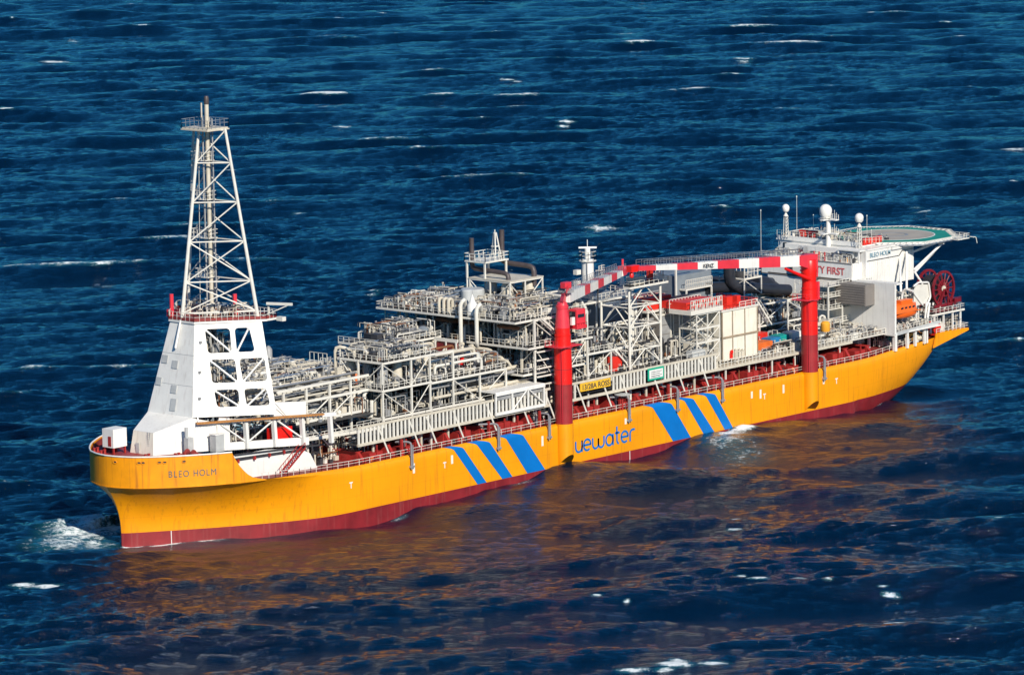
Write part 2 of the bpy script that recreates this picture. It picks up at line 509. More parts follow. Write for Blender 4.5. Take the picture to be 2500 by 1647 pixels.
    cs = N.new('ShaderNodeMapRange'); cs.inputs['To Min'].default_value = 1.0; cs.inputs['To Max'].default_value = 0.30
    L.new(ca.outputs['Fac'], cs.inputs['Value']); L.new(cs.outputs['Result'], bp.inputs['Strength'])
    L.new(ad.outputs[0], bp.inputs['Height'])
    # foam factor
    fa = N.new('ShaderNodeAttribute'); fa.attribute_name = 'foam'
    fn = noise(0.9, 9, (1.0, 0.6, 1.0), az0, .82)
    fc = N.new('ShaderNodeMath'); fc.operation = 'MULTIPLY_ADD'; fc.inputs[1].default_value = 3.2; fc.inputs[2].default_value = -1.15
    L.new(fn, fc.inputs[0])
    s1 = N.new('ShaderNodeMath'); s1.operation = 'ADD'
    L.new(fa.outputs['Fac'], s1.inputs[0]); L.new(fc.outputs[0], s1.inputs[1])
    rm = N.new('ShaderNodeMapRange'); rm.inputs['From Min'].default_value = 0.95; rm.inputs['From Max'].default_value = 1.35
    L.new(s1.outputs[0], rm.inputs['Value'])
    gt = N.new('ShaderNodeMapRange'); gt.inputs['From Min'].default_value = 0.02; gt.inputs['From Max'].default_value = 0.15
    L.new(fa.outputs['Fac'], gt.inputs['Value'])
    ff = N.new('ShaderNodeMath'); ff.operation = 'MULTIPLY'
    L.new(rm.outputs['Result'], ff.inputs[0]); L.new(gt.outputs['Result'], ff.inputs[1])
    # aerated teal water under and round the foam
    tl = N.new('ShaderNodeMapRange'); tl.inputs['From Min'].default_value = 0.05; tl.inputs['From Max'].default_value = 0.9; tl.inputs['To Max'].default_value = 0.75
    L.new(fa.outputs['Fac'], tl.inputs['Value'])
    mx = N.new('ShaderNodeMix'); mx.data_type = 'RGBA'
    L.new(tl.outputs['Result'], mx.inputs['Factor'])
    mx.inputs['A'].default_value = (0.0001, 0.0075, 0.0235, 1)
    mx.inputs['B'].default_value = (0.02, 0.17, 0.21, 1)
    L.new(mx.outputs['Result'], b.inputs['Base Color'])
    b.inputs['Roughness'].default_value = 0.07
    b.inputs['IOR'].default_value = 1.40
    L.new(bp.outputs['Normal'], b.inputs['Normal'])
    fb = N.new('ShaderNodeBsdfDiffuse'); fb.inputs['Color'].default_value = (0.72, 0.78, 0.80, 1)
    L.new(bp.outputs['Normal'], fb.inputs['Normal'])
    ms = N.new('ShaderNodeMixShader')
    L.new(ff.outputs[0], ms.inputs['Fac']); L.new(b.outputs[0], ms.inputs[1]); L.new(fb.outputs[0], ms.inputs[2])
    L.new(ms.outputs[0], N['Material Output'].inputs['Surface'])
    me.materials.append(m)
    o = bpy.data.objects.new('sea', me); COL.objects.link(o)
    o['kind'] = 'structure'; o['label'] = 'dark blue choppy sea with small white caps'
    return o
make_sea()

# ------------------------------------------------------------------ hull
def sm(a, b, t):
    t = max(0.0, min(1.0, (t-a)/(b-a))); return t*t*(3-2*t)
def resample(pts, n):
    pts = np.array(pts, float)
    s = np.r_[0, np.cumsum(np.hypot(*np.diff(pts, axis=0).T))]; s /= s[-1]
    t = np.linspace(0, 1, n)**1.25
    return np.c_[np.interp(t, s, pts[:,0]), np.interp(t, s, pts[:,1])]
P_WL = [(0,0),(0.6,0.9),(5,4.0),(9,6.8),(13.3,9.6),(20,13.6),(27.5,17.4),(33,19.7),(37,20.7),(42,21)]
P_KN = [(-3.7,0),(-3.5,1.6),(-3.1,3.2),(-2,5.7),(-0.5,7.7),(1.4,9.6),(3.7,11.7),(6.2,13.5),(9.5,15.6),(12.9,17.2),(18,19.0),(23,20.1),(30,20.8),(42,21)]
NF = 30
F_WL, F_KN = resample(P_WL, NF), resample(P_KN, NF)
def deck_z(x):
    return 11.3 + 1.0*(1-sm(14, 48, x)) + 0.6*sm(205, 238, x)
def stern_hb(x):
    xs = [205, 212, 219, 226, 232, 237, 240.5, 242.5]
    hs = [21, 20.7, 19.8, 19.0, 18.1, 17.2, 16.2, 14.6]
    return float(np.interp(x, xs, hs))
def stern_zb(x):
    return float(np.interp(x, [205, 214, 220, 228, 234, 239, 242.5], [-9, -8, -6.2, -3.4, -0.4, 3.4, 6.6]))
MIDX = list(np.linspace(46, 203, 40))
AFTX = [206, 209, 212, 215, 218, 221, 224, 227, 230, 233, 236, 238.5, 240.5, 242.5]
def hull_point(kind, i, z):
    if kind == 'f':
        zt = deck_z(F_KN[i,0])
        w = max(0.0, min(1.0, (z-2.0)/(zt-2.0)))**2.3
        p = F_WL[i]*(1-w) + F_KN[i]*w
        return p[0], p[1]
    if kind == 'm':
        return MIDX[i], 21.0
    x = AFTX[i]; hb = stern_hb(x); zt = deck_z(x); zb = stern_zb(x)
    u = max(0.0, min(1.0, (zt-z)/(zt-zb)))
    n = 3.0 - 0.5*sm(206, 240, x)
    return x, hb*max(0.0, 1-u**n)**(1/n)
STN = [('f', i) for i in range(NF)] + [('m', i) for i in range(len(MIDX))] + [('a', i) for i in range(len(AFTX))]
ZRED = 2.55
def hull_strip(zlo, zhi_deck, nlev, gunwale, side):
    rows = []
    for k, i in STN:
        x0 = F_KN[i,0] if k == 'f' else (MIDX[i] if k == 'm' else AFTX[i])
        zt = deck_z(x0) if zhi_deck else ZRED
        zl = zlo
        if k == 'a':
            zl = max(zlo, stern_zb(AFTX[i])); zt = max(zt, zl+0.001)
        rad = 0.85*sm(20, 32, x0)*(1-sm(225, 236, x0)) if gunwale else 0
        row = []
        for j in range(nlev+1):
            z = zl + (zt-rad-zl)*(j/nlev)
            x, y = hull_point(k, i, z)
            row.append((x, side*y, z))
        if gunwale:
            x, y = hull_point(k, i, zt)
            for a in (30, 60, 90):
                a = math.radians(a)
                row.append((x, side*(y - rad*(1-math.cos(a)) - (0.02 if rad < .05 else 0)*a), zt - rad*(1-math.sin(a))))
        rows.append(row)
    return rows
def hull_mesh(zlo, top, nlev, gun):
    mb = MB()
    for side in (-1, 1):
        rows = hull_strip(zlo, top, nlev, gun, side)
        n = len(rows[0]); vs = [p for r in rows for p in r]; fs = []
        for a in range(len(rows)-1):
            for j in range(n-1):
                q = (a*n+j, (a+1)*n+j, (a+1)*n+j+1, a*n+j+1)
                fs.append(q if side < 0 else q[::-1])
        mb._add(vs, fs)
    return mb
ship = thing('ship_hull', 'long yellow ship hull with red underside, blue slanted stripes and BLEO HOLM on its bow', 'ship', (100, 0, 0))
hm = hull_mesh(ZRED, True, 9, True)
# transom
tp = [(242.5, hull_point('a', len(AFTX)-1, z)[1], z) for z in np.linspace(stern_zb(242.5), deck_z(242.5), 9)]
hm._add([(p[0], -p[1], p[2]) for p in tp] + [(p[0], p[1], p[2]) for p in tp],
        [(j, j+9, j+10, j+1) for j in range(8)])
build('topside_plating', hm, YEL, ship, smooth=True)
build('boot_top_plating', hull_mesh(-7.0, False, 5, False), REDB, ship, smooth=True)
# main deck
dp = []
for k, i in STN:
    x0 = F_KN[i,0] if k == 'f' else (MIDX[i] if k == 'm' else AFTX[i])
    x, y = hull_point(k, i, deck_z(x0)); dp.append((x, max(0.01, y-0.8), deck_z(x0)-0.05))
md = MB(); n = len(dp)
md._add([(p[0], -p[1], p[2]) for p in dp]+[(p[0], p[1], p[2]) for p in dp], [(a, a+1, a+1+n, a+n) for a in range(n-1)])
build('main_deck', md, RDK, ship)

# bulwark round the forecastle
BWT = 18.2
bw = [tuple(p) for p in F_KN if p[0] < 13.2] + [(13.2, 17.32)]
def bul_top(x): return BWT if x <= 13.3 else BWT
curve_p = [(x, -y) for x, y in bw][::-1] + [(x, y) for x, y in bw][1:]   # port aft -> bow -> starboard aft
mb = MB(); n = len(curve_p)
def inset(pts, d):
    out = []
    for i, p in enumerate(pts):
        a = pts[max(0, i-1)]; b = pts[min(len(pts)-1, i+1)]
        t = Vector((b[0]-a[0], b[1]-a[1])).normalized()
        out.append((p[0]+t.y*-d*-1, p[1]-t.x*d*1) if False else (p[0]-t.y*-d, p[1]-t.x*d))
    return out
ci = inset(curve_p, -0.25)
if sum(p[0] for p in ci) < sum(p[0] for p in curve_p): ci = inset(curve_p, 0.25)
vs = [(p[0], p[1], 12.25) for p in curve_p]+[(p[0], p[1], BWT) for p in curve_p]+[(p[0], p[1], BWT) for p in ci]+[(p[0], p[1], 12.3) for p in ci]
fs = []
for a in range(n-1):
    for lv in range(3):
        fs.append((lv*n+a, lv*n+a+1, (lv+1)*n+a+1, (lv+1)*n+a)[::-1])
mb._add(vs, fs)
# swept-down aft ends of the bulwark
for s in (-1, 1):
    kn = lambda x: float(np.interp(x, [p[0] for p in P_KN], [p[1] for p in P_KN]))
    xs = [13.2, 13.9, 14.7, 15.5, 16.3, 17.2, 18.4, 20.2]
    zs = [18.2, 16.7, 15.4, 14.4, 13.6, 13.0, 12.6, 12.2]
    vs = []
    for x, z in zip(xs, zs):
        y = kn(x)+0.015
        vs += [(x, s*y, 12.05), (x, s*y, max(z, 12.06)), (x, s*(y-0.25), max(z, 12.06)), (x, s*(y-.25), 12.05)]
    fs = []
    for a in range(len(xs)-1):
        for lv in range(3):
            q = (a*4+lv, (a+1)*4+lv, (a+1)*4+lv+1, a*4+lv+1)
            fs.append(q if s < 0 else q[::-1])
    mb._add(vs, fs)
build('bulwark', mb, YBW, ship, smooth=True)
mb = MB()
for a, b in zip(curve_p, curve_p[1:]): mb.tube((a[0], a[1], BWT+.05), (b[0], b[1], BWT+.05), 0.16, 6)
build('bulwark_cap', mb, WHT, ship)
mb = MB(); kp = [(17.0, -kn(17.0)), (15.0, -kn(15.0))]+curve_p+[(15.0, kn(15.0)), (17.0, kn(17.0))]
for a, b in zip(kp, kp[1:]): mb.beam((a[0], a[1], 12.25), (b[0], b[1], 12.25), 0.16, 0.2)
build('knuckle_strip', mb, YBW, ship)
mb = MB(); c2i = [((p[0]-14)*.985+14.1, p[1]*.985) for p in ci]
vs = [(p[0], p[1], 17.05) for p in c2i]+[(p[0], p[1], 18.12) for p in c2i]
mb._add(vs, [(a, a+1, a+1+len(c2i), a+len(c2i)) for a in range(len(c2i)-1)])
build('bulwark_lining', mb, RDK, ship)
fd = MB(); pi_ = [p for p in ci]
fd.prism(pi_, 16.9, 17.1)
build('forecastle_deck', fd, RDK, ship)
# fairleads in the bulwark
fl = None
def on_bulwark(t):
    k = np.array(curve_p); s = np.r_[0, np.cumsum(np.hypot(*np.diff(k, axis=0).T))]
    p = np.array([np.interp(t, s, k[:,0]), np.interp(t, s, k[:,1])])
    q = np.array([np.interp(t+.2, s, k[:,0]), np.interp(t+.2, s, k[:,1])])
    d = q-p; d /= np.hypot(*d)
    return p, d
for t in (9.5, 13.2, 14.2, 17.3, 18.1, 23.0):
    p, d = on_bulwark(t); nrm = Vector((d[1], -d[0], 0))
    if nrm.dot(Vector((p[0]-12, p[1], 0))) < 0: nrm = -nrm
    mb = MB(); c = Vector((p[0], p[1], 17.15)); e = Vector((d[0], d[1], 0))
    for a in range(10):
        t0, t1 = 2*math.pi*a/10, 2*math.pi*(a+1)/10
        f = lambda t_: c + nrm*0.06 + e*0.42*math.cos(t_) + Vector((0,0,.26*math.sin(t_)))
        mb.tube(f(t0), f(t1), 0.09, 5)
    mb.ext([c+nrm*0.012+e*0.4*math.cos(2*math.pi*a/10)+Vector((0,0,.24*math.sin(2*math.pi*a/10))) for a in range(10)], nrm*0.02, 1)
    build('fairlead', mb, [YBW, DRK], ship)
# bow name along the bulwark
def letter_on_bow(txt, u0, size, z):
    t = u0
    for ch in txt:
        if ch == ' ': t -= 0.6; continue
        p, d = on_bulwark(t-.4); nrm = Vector((d[1], -d[0], 0))
        if nrm.y > 0: nrm = -nrm
        p, _ = on_bulwark(t)
        xd = Vector((-d[0], -d[1], 0))
        o = glyphs(ch, size, (p[0]+nrm.x*.06, p[1]+nrm.y*.06, z), xd, (0,0,1), INB, 'name_letter', ship, 0.03, xscale=.85, bold=0.0)
        w = max(Vector(v.co).dot(xd) for v in o.data.vertices)
        t -= w+.2
letter_on_bow('BLEO HOLM', 12.6, 1.75, 14.2)

# blue stripes
def stripe(x0, x1, xb0, xb1):
    mb = MB(); rows = []
    zt = deck_z(x0)-0.85
    prof = [(ZRED+.01, 21.03)]+[(ZRED+(zt-ZRED)*k/8, 21.03) for k in range(1, 9)]
    for k in range(1, 7):
        a = math.radians(15*k); prof.append((zt+0.85*math.sin(a)+.03*math.sin(a), 21-0.85*(1-math.cos(a))+.03*math.cos(a)))
    vs = []; 
    for z, y in prof:
        f = max(0, min(1, (z-ZRED)/(zt-ZRED)))
        xa = xb0+(x0-xb0)*f; xb_ = xb1+(x1-xb1)*f
        if z > zt:
            g = (z-zt)/.88; xa -= 1.9*g*g+0.5*g; xb_ -= 2.6*g*g+0.6*g
        vs += [(xa, -y, z), (xb_, -y, z)]
    mb._add(vs, [(2*i, 2*i+1, 2*i+3, 2*i+2) for i in range(len(prof)-1)])
    build('blue_stripe', mb, BLU, ship, smooth=True)
for s in ((72.2,75.0,79.0,81.7),(79.2,83.0,86.5,89.6),(88.0,93.2,94.2,99.7),(134.4,140.6,140.8,146.7),(144.9,147.9,151.1,154.7),(152.1,155.2,158.2,161.0)):
    stripe(*s)
# company lettering in rounded strokes on the side
def stroke(pts, w=0.46):
    mb = MB(); P_ = [Vector((p[0], -21.03, p[1])) for p in pts]
    L_, R_ = [], []
    for i, p in enumerate(P_):
        a = P_[max(0, i-1)]; b = P_[min(len(P_)-1, i+1)]
        d = (b-a).normalized(); nn = Vector((-d.z, 0, d.x))*w/2
        L_.append(p+nn); R_.append(p-nn)
    n_ = len(P_); off = Vector((0, -0.03, 0))
    vs = L_+R_+[p+off for p in L_]+[p+off for p in R_]
    fs = []
    for i in range(n_-1):
        fs += [(2*n_+i, 2*n_+i+1, 3*n_+i+1, 3*n_+i), (i, i+1, 2*n_+i+1, 2*n_+i), (n_+i, 3*n_+i, 3*n_+i+1, n_+i+1)]
    mb._add(vs, fs); return mb
def arc(cx, cz, rx, rz, a0, a1, n=14):
    return [(cx+rx*math.cos(math.radians(a0+(a1-a0)*i/n)), cz+rz*math.sin(math.radians(a0+(a1-a0)*i/n))) for i in range(n+1)]
zb, zx = 4.65, 6.95; zc = (zb+zx)/2; rz = (zx-zb)/2
LET = {'b': [[(104.6, 8.1), (104.6, zc)], arc(105.8, zc, 1.15, rz, 180, 540)], 'l': [[(108.45, 8.1), (108.45, zb+.2)]],
       'u': [[(109.35, zx), (109.35, zb+1.0)]+arc(110.35, zb+1.0, 1.0, 1.0, 180, 360)+[(111.35, zx), (111.35, zb-.1)]],
       'e': [[(111.95, zc), (114.1, zc)]+arc(113.0, zc, 1.12, rz, 0, 310)],
       'w': [[(114.75, zx), (114.75, zb+.9)]+arc(115.65, zb+.9, .9, .9, 180, 360)+[(116.55, zx-.3)], [(116.55, zx-.3), (116.55, zb+.9)]+arc(117.45, zb+.9, .9, .9, 180, 360)+[(118.35, zx)]],
       'a': [arc(120.1, zc, 1.12, rz, 0, 360), [(121.25, zx), (121.25, zb-.1)]],
       't': [[(122.5, 8.3), (122.5, zb+.7)]+arc(123.1, zb+.7, .6, .65, 180, 270), [(121.9, zx), (123.4, zx)]],
       'e2': [[(123.95, zc), (126.05, zc)]+arc(125.0, zc, 1.1, rz, 0, 310)],
       'r': [[(126.75, zb-.1), (126.75, zx-.9)]+arc(127.6, zx-.9, .85, .9, 180, 90)+[(128.3, zx)]]}
for k_, sts in LET.items():
    mb = MB()
    for st_ in sts:
        t_ = stroke(st_); mb._add(t_.v, t_.f)
    build('side_letter', mb, BLU, ship)
# load marks and white seams
for x in (42.1, 69.3, 171.9, 197.3):
    mb = MB(); mb.box(x-.45, x+.45, -21.05, -20.95, 8.3, 8.55); mb.box(x-.1, x+.1, -21.05, -20.95, 7.3, 8.3)
    build('tug_mark', mb, WHT, ship)
for x in (126.6,):
    mb = MB(); mb.box(x-.07, x+.07, -21.05, -20.95, 0.2, 2.5); build('draught_mark', mb, WHT, ship)
mb = MB(); p = hull_point('f', 8, 1.2); mb.beam((p[0]+.15, -p[1]-.02, -.3), (p[0]+.1, -p[1]-.03, 2.5), .2, .2); build('draught_mark', mb, WHT, ship)
for x in (60.2, 71.5, 99, 125.4, 167.5, 170.5, 178.5, 192.7):
    mb = MB(); mb.box(x-.3, x+.3, -21.05, -20.96, 7.5+R.uniform(0,1), 9.6); build('scupper_stain', mb, MATS['cream_container_paint'], ship)
# crane sponsons
for cx in (105.8, 187.8):
    mb = MB(); n_ = 20; vs = []; r_ = 1.95
    for i in range(n_):
        t = 2*math.pi*i/n_
        x, y = cx+r_*math.cos(t), -21.0+r_*math.sin(t)
        vs.append((x, y, 2.75+max(0, (-21-y))/r_*2.2)); 
    for i in range(n_):
        t = 2*math.pi*i/n_; vs.append((cx+r_*math.cos(t), -21.0+r_*math.sin(t), 11.32))
    mb._add(vs, [tuple(range(n_-1, -1, -1)), tuple(range(n_, 2*n_))]+[(i, (i+1) % n_, (i+1) % n_+n_, i+n_) for i in range(n_)])
    build('crane_sponson', mb, YEL, ship, smooth=True)
# gunwale railing in bays, port side and starboard side
x = 20.0
while x < 236:
    x2 = min(x+12.0, 237.5)
    for s in (-1, 1):
        mb = MB(); pts = []
        for k in range(5):
            xx = x+(x2-x)*k/4
            hb = kn(xx) if xx < 42 else stern_hb(xx)
            pts.append((xx, s*(hb-0.9), deck_z(xx)-.05))
        mb.rail(pts, 1.2, 1.5, 0.085)
        build('gunwale_railing', mb, WTR, ship)
    x = x2
# red transverse deck girders on the cargo deck
gx = [48, 56.5, 65, 73.2, 84, 98.5, 113.5, 124.5, 133, 141.5, 155.5, 165.5, 175.8, 181, 197, 205, 213]
for i, x in enumerate(gx):
    mb = MB(); z0 = deck_z(x)-.06
    h = 2.5 if i % 2 else 2.0
    mb.box(x-.5, x+.5, -17.6, 17.6, z0, z0+h)
    mb.ext([(x-.35, -17.6, z0), (x-.35, -19.4, z0), (x-.35, -17.6, z0+h)], (0.7, 0, 0))
    mb.box(x-.9, x+.9, -17.7, 17.7, z0+h, z0+h+.15)
    build('deck_girder', mb, RGD, ship)
for i, x in enumerate([52, 60.5, 78, 90, 94, 118, 128.5, 137, 147, 160.2, 171, 185, 193, 201, 209]):
    mb = MB(); z0 = deck_z(x)-.06
    mb.box(x-1.9, x+1.9, -18.6, -15.5, z0, z0+R.uniform(1.2, 2.2)); mb.box(x-.12, x+.12, -18.9, -18.65, z0, z0+3.0)
    build('deck_house', mb, RGD, ship)
for i in range(26):
    x = R.uniform(46, 212); mb = MB(); z0 = deck_z(x)-.05
    mb.tube((x, R.uniform(-19.6, -18), z0), (x, -18.8, z0+R.uniform(.5, 1.2)), R.uniform(.15, .35), 8)
    build('deck_fitting', mb, R.choice([RGD, RGD, DRK, OCN]), ship)
# fore deck fittings
for (x, y) in ((1.0, 5.5), (3.0, -4.6), (6.0, 9.2), (7.2, -8.5), (2.0, 8.5)):
    mb = MB()
    for d in (-.45, .45):
        mb.lathe((x+d, y, 17.1), [(.28, 0), (.24, .2), (.24, .75), (.33, .82), (.33, .95)], 10)
    mb.box(x-.9, x+.9, y-.35, y+.35, 17.1, 17.25)
    build('mooring_bollard', mb, RGD, ship, smooth=True)
for (x, y) in ((5.2, 8.0), (8.8, -10.4)):
    mb = MB(); mb.lathe((x, y-1, 17.9), [(.2, 0), (.85, .02), (.85, .15), (.4, .16), (.4, 1.7), (.85, 1.72), (.85, 1.85), (.2, 1.9)], 14, axis='y')
    mb.box(x-.8, x+.8, y-1.3, y-1.1, 17.1, 18.2); mb.box(x-.8, x+.8, y+1.0, y+1.2, 17.1, 18.2)
    build('mooring_winch', mb, MATS['red_deck_paint'], ship)
# white superstructure side below the turret walkway, with deck stair
mb = MB(); mb.ext([(14.0, -15.6, 12.1), (38.0, -16.0, 11.4), (36.0, -16.0, 14.6), (33, -15.9, 16.0), (24, -15.8, 17.0), (14.0, -15.6, 17.0)], (0, .3, 0))
build('forecastle_bulkhead', mb, WHT, ship)
mb = MB(); mb.beam((15.5, -15.8, 16.3), (34, -15.95, 15.6), .3, .5); mb.beam((15.5, -15.8, 17.2), (40, -16.1, 15.8), .25, .3)
build('pipe_duct', mb, DRK, ship)
for x in (16, 20.5, 24.6, 28.6): 
    mb = MB(); mb.box(x-.2, x+.2, -16.35, -15.9, 15.6, 16.3); build('pipe_support', mb, RGD, ship)
mb = MB(); a_, b_ = Vector((26.2, -17.8, 12.2)), Vector((32.2, -17.8, 16.4))
for dy in (-.6, .6):
    mb.beam(a_+Vector((0,dy,0)), b_+Vector((0,dy,0)), .12, .35)
    mb.beam(a_+Vector((0,dy,1.1)), b_+Vector((0,dy,1.1)), .09, .09)
    for k in range(6): 
        c = a_.lerp(b_, k/5)+Vector((0,dy,0)); mb.beam(c, c+Vector((0,0,1.1)), .08)
for k in range(14):
    c = a_.lerp(b_, (k+.5)/14); mb.box(c.x-.15, c.x+.15, c.y-.6, c.y+.6, c.z-.03, c.z+.03)
build('deck_stair', mb, RGD, ship)
# overhanging stern platform of the hull
mb = MB()
for s in (-1, 1):
    mb.ext([(238.2, s*17.3, 9.7), (239.6, s*17.1, 12.9), (251.9, s*17.1, 12.7), (251.9, s*17.1, 12.1)], (0, -s*.3, 0))
mb.box(239.8, 252.0, -17.0, 17.0, 12.3, 12.6)
build('stern_platform', mb, YEL, ship)
mb = MB(); mb.rail([(239.6, -17.0, 12.6), (251.8, -17.0, 12.6), (251.8, 17.0, 12.6)], 1.2, 1.5, .1)
build('stern_railing', mb, WTR, ship)

# ------------------------------------------------------------------ clutter of process decks
PM = [CRM, WTR, GRY, DRK, RST, GAL]
def clutter(mbs, x0, x1, y0, y1, z, hmax, n, seed, pipe_r=(.05, .17)):
    """pipe runs, valves, small vessels, trays and frames standing on a deck at height z"""
    r = random.Random(seed)
    n = int(n*2.2)
    cl = lambda v, a, b: max(a, min(b, v))
    def pick():
        t = r.random()
        return 0 if t < .32 else 1 if t < .48 else 2 if t < .68 else 3 if t < .90 else 4 if t < .955 else 5
    for i in range(n):
        k = r.random(); m = pick()
        x, y = r.uniform(x0+.3, x1-.3), r.uniform(y0+.3, y1-.3)
        if k < .36:                                       # pipe run with risers
            rr = r.uniform(*pipe_r); h = r.uniform(.3, hmax)
            if r.random() < .5:
                x2 = min(x1, x+r.uniform(1.5, 8)); pts = [(x, y, z), (x, y, z+h), (x2, y, z+h)]
                if r.random() < .6: pts.append((x2, y, z+r.uniform(0, h*.9)))
            else:
                y2 = min(y1, y+r.uniform(1.5, 7)); pts = [(x, y, z), (x, y, z+h), (x, y2, z+h)]
                if r.random() < .6: pts.append((x, y2, z+r.uniform(0, h*.9)))
            mbs.pipe(pts, rr, 5, m)
        elif k < .45:                                     # upright vessel
            rr = r.uniform(.16, .42); h = r.uniform(.7, hmax*.8)
            mbs.lathe((x, y, z), [(rr*.5, 0), (rr, .15), (rr, h-.25), (rr*.6, h-.05), (.05, h)], 8, m)
        elif k < .51:                                     # lying vessel
            rr = r.uniform(.25, .55); L = r.uniform(1.2, 3)
            ax = r.choice('xy')
            if (x+L > x1 and ax == 'x') or (y+L > y1 and ax == 'y'): continue
            mbs.lathe((x, y, z+rr+.4), [(.05, 0), (rr*.7, .12), (rr, .35), (rr, L-.35), (rr*.7, L-.12), (.05, L)], 8, m, ax)
            mbs.box(x-.2, x+.2, y-.2, y+.2, z, z+.5, 1)
        elif k < .66:                                     # valve / pump skid
            a = r.uniform(.18, .55); mbs.box(x-a, x+a, y-a*.6, y+a*.6, z, z+r.uniform(.3, 1.0), m)
            mbs.tube((x, y, z+.4), (x, y, z+r.uniform(.8, 1.6)), .06, 5, m=1)
            mbs.tube((x, y, z+1.1), (x+.08, y, z+1.15), .22, 6, m=pick())
        elif k < .78:                                     # goal-post pipe support
            w = r.uniform(.8, 2.4); h = r.uniform(.8, hmax); y2 = cl(y+w, y0, y1)
            mbs.beam((x, y, z), (x, y, z+h), .11, m=1); mbs.beam((x, y2, z), (x, y2, z+h), .11, m=1); mbs.beam((x, y, z+h), (x, y2, z+h), .11, m=1)
        elif k < .88:                                     # thin post with a small head
            h = r.uniform(.8, hmax*1.1); mbs.beam((x, y, z), (x, y, z+h), .08, m=1); mbs.box(x-.15, x+.15, y-.12, y+.12, z+h, z+h+.25, m)
        elif k < .95:                                     # cable tray
            h = r.uniform(.5, hmax); L = r.uniform(2, 7); w = r.uniform(.2, .5)
            mbs.box(x, min(x1, x+L), y-w, y+w, z+h, z+h+.08, r.choice([2, 3, 5])); mbs.beam((x+.3, y, z), (x+.3, y, z+h), .1, m=1)
        else:                                             # cabinet
            a, b = r.uniform(.3, .9), r.uniform(.3, .6); mbs.box(cl(x-a, x0, x1), cl(x+a, x0, x1), y-b, y+b, z, z+r.uniform(.8, 1.8), r.choice([0, 1, 2, 3]))
def frame(parent, xs, ys, zs, w=.38, bracing=True, m=WTR, seed=1, ground=None):
    """columns at every xs x ys, beams at the levels zs, diagonal braces on the port and fore faces: each its own part"""
    r = random.Random(seed)
    z0 = zs[0] if ground is None else ground
    for x in xs:
        for y in ys:
            mb = MB(); mb.beam((x, y, z0), (x, y, zs[-1]), w*.8, w*.8); build('column', mb, m, parent)
    for z in zs[1:]:
        for y in ys:
            mb = MB(); mb.beam((xs[0], y, z-.2), (xs[-1], y, z-.2), .24, .40); build('beam', mb, m, parent)
        for x in xs:
            mb = MB(); mb.beam((x, ys[0], z-.22), (x, ys[-1], z-.22), .22, .34); build('beam', mb, m, parent)
    if bracing:
        for a, b in zip(zs, zs[1:]):
            for i, (xa, xb) in enumerate(zip(xs, xs[1:])):
                mb = MB(); p, q = ((xa, ys[0], a), (xb, ys[0], b-.4)) if (i % 2) else ((xb, ys[0], a), (xa, ys[0], b-.4))
                mb.tube(p, q, .11, 6); build('brace', mb, m, parent)
            for i, (ya, yb) in enumerate(zip(ys, ys[1:])):
                mb = MB(); p, q = ((xs[0], ya, a), (xs[0], yb, b-.4)) if (i % 2) else ((xs[0], yb, a), (xs[0], ya, b-.4))
                mb.tube(p, q, .11, 6); build('brace', mb, m, parent)
def deck(parent, x0, x1, y0, y1, z, railing=True, edge=WTR, sides='pfsa'):
    mb = MB(); mb.box(x0+.1, x1-.1, y0+.1, y1-.1, z-.12, z); build('deck_plate', mb, GRT, parent)
    mb = MB()
    for p, q in (((x0,y0),(x1,y0)),((x1,y0),(x1,y1)),((x1,y1),(x0,y1)),((x0,y1),(x0,y0))):
        mb.beam((p[0], p[1], z-.2), (q[0], q[1], z-.2), .2, .42)
    build('deck_edge', mb, edge, parent)
    if railing:
        for k, (p, q) in dict(p=((x0,y0),(x1,y0)), a=((x1,y0),(x1,y1)), s=((x1,y1),(x0,y1)), f=((x0,y1),(x0,y0))).items():
            if k in sides:
                mb = MB(); mb.rail([(p[0], p[1], z), (q[0], q[1], z)], 1.15, 1.6, .09); build('guard_rail', mb, edge, parent)
def clut(parent, *args, name='pipework', **kw):
    mb = MB(); clutter(mb, *args, **kw); return build(name, mb, PM, parent, kind='stuff')
def bulk(parent, x0, x1, y0, y1, z, h, n, seed):  # mostly dark blocks, added to hide pale pipes behind and deepen shadowy gaps
    r = random.Random(seed)
    for i in range(n):
        x, y = r.uniform(x0, x1), r.uniform(y0, y1); a, c = r.uniform(.8, 2.2), r.uniform(.8, 2.0)
        mb = MB(); hh = h*r.uniform(.45, .85)
        if r.random() < .6: mb.box(max(x0, x-a), min(x1, x+a), max(y0, y-c), min(y1, y+c), z, z+hh)
        else: mb.lathe((x, y, z), [(.5, 0), (min(a, 1.3), .2), (min(a, 1.3), hh-.4), (.4, hh)], 12)
        build('added_dark_backing', mb, r.choice([DRK, DRK, BLK, GYS, GRY, BRG]), parent, smooth=False)
def stairs(parent, a, b, w=1.0, m=WTR, wdir=(0,1,0)):
    a, b = V3(a), V3(b); wd = V3(wdir)*w/2
    mb = MB()
    for s in (-1, 1):
        mb.beam(a+wd*s, b+wd*s, .12, .32); mb.beam(a+wd*s+Vector((0,0,1.1)), b+wd*s+Vector((0,0,1.1)), .09)
        for k in range(5):
            c = a.lerp(b, k/4)+wd*s; mb.beam(c, c+Vector((0,0,1.1)), .08)
    n_ = max(4, int(abs(b.z-a.z)/.28))
    for k in range(n_):
        c = a.lerp(b, (k+.5)/n_); mb.beam(c-wd, c+wd, .28, .05)
    return build('stair', mb, m, parent)

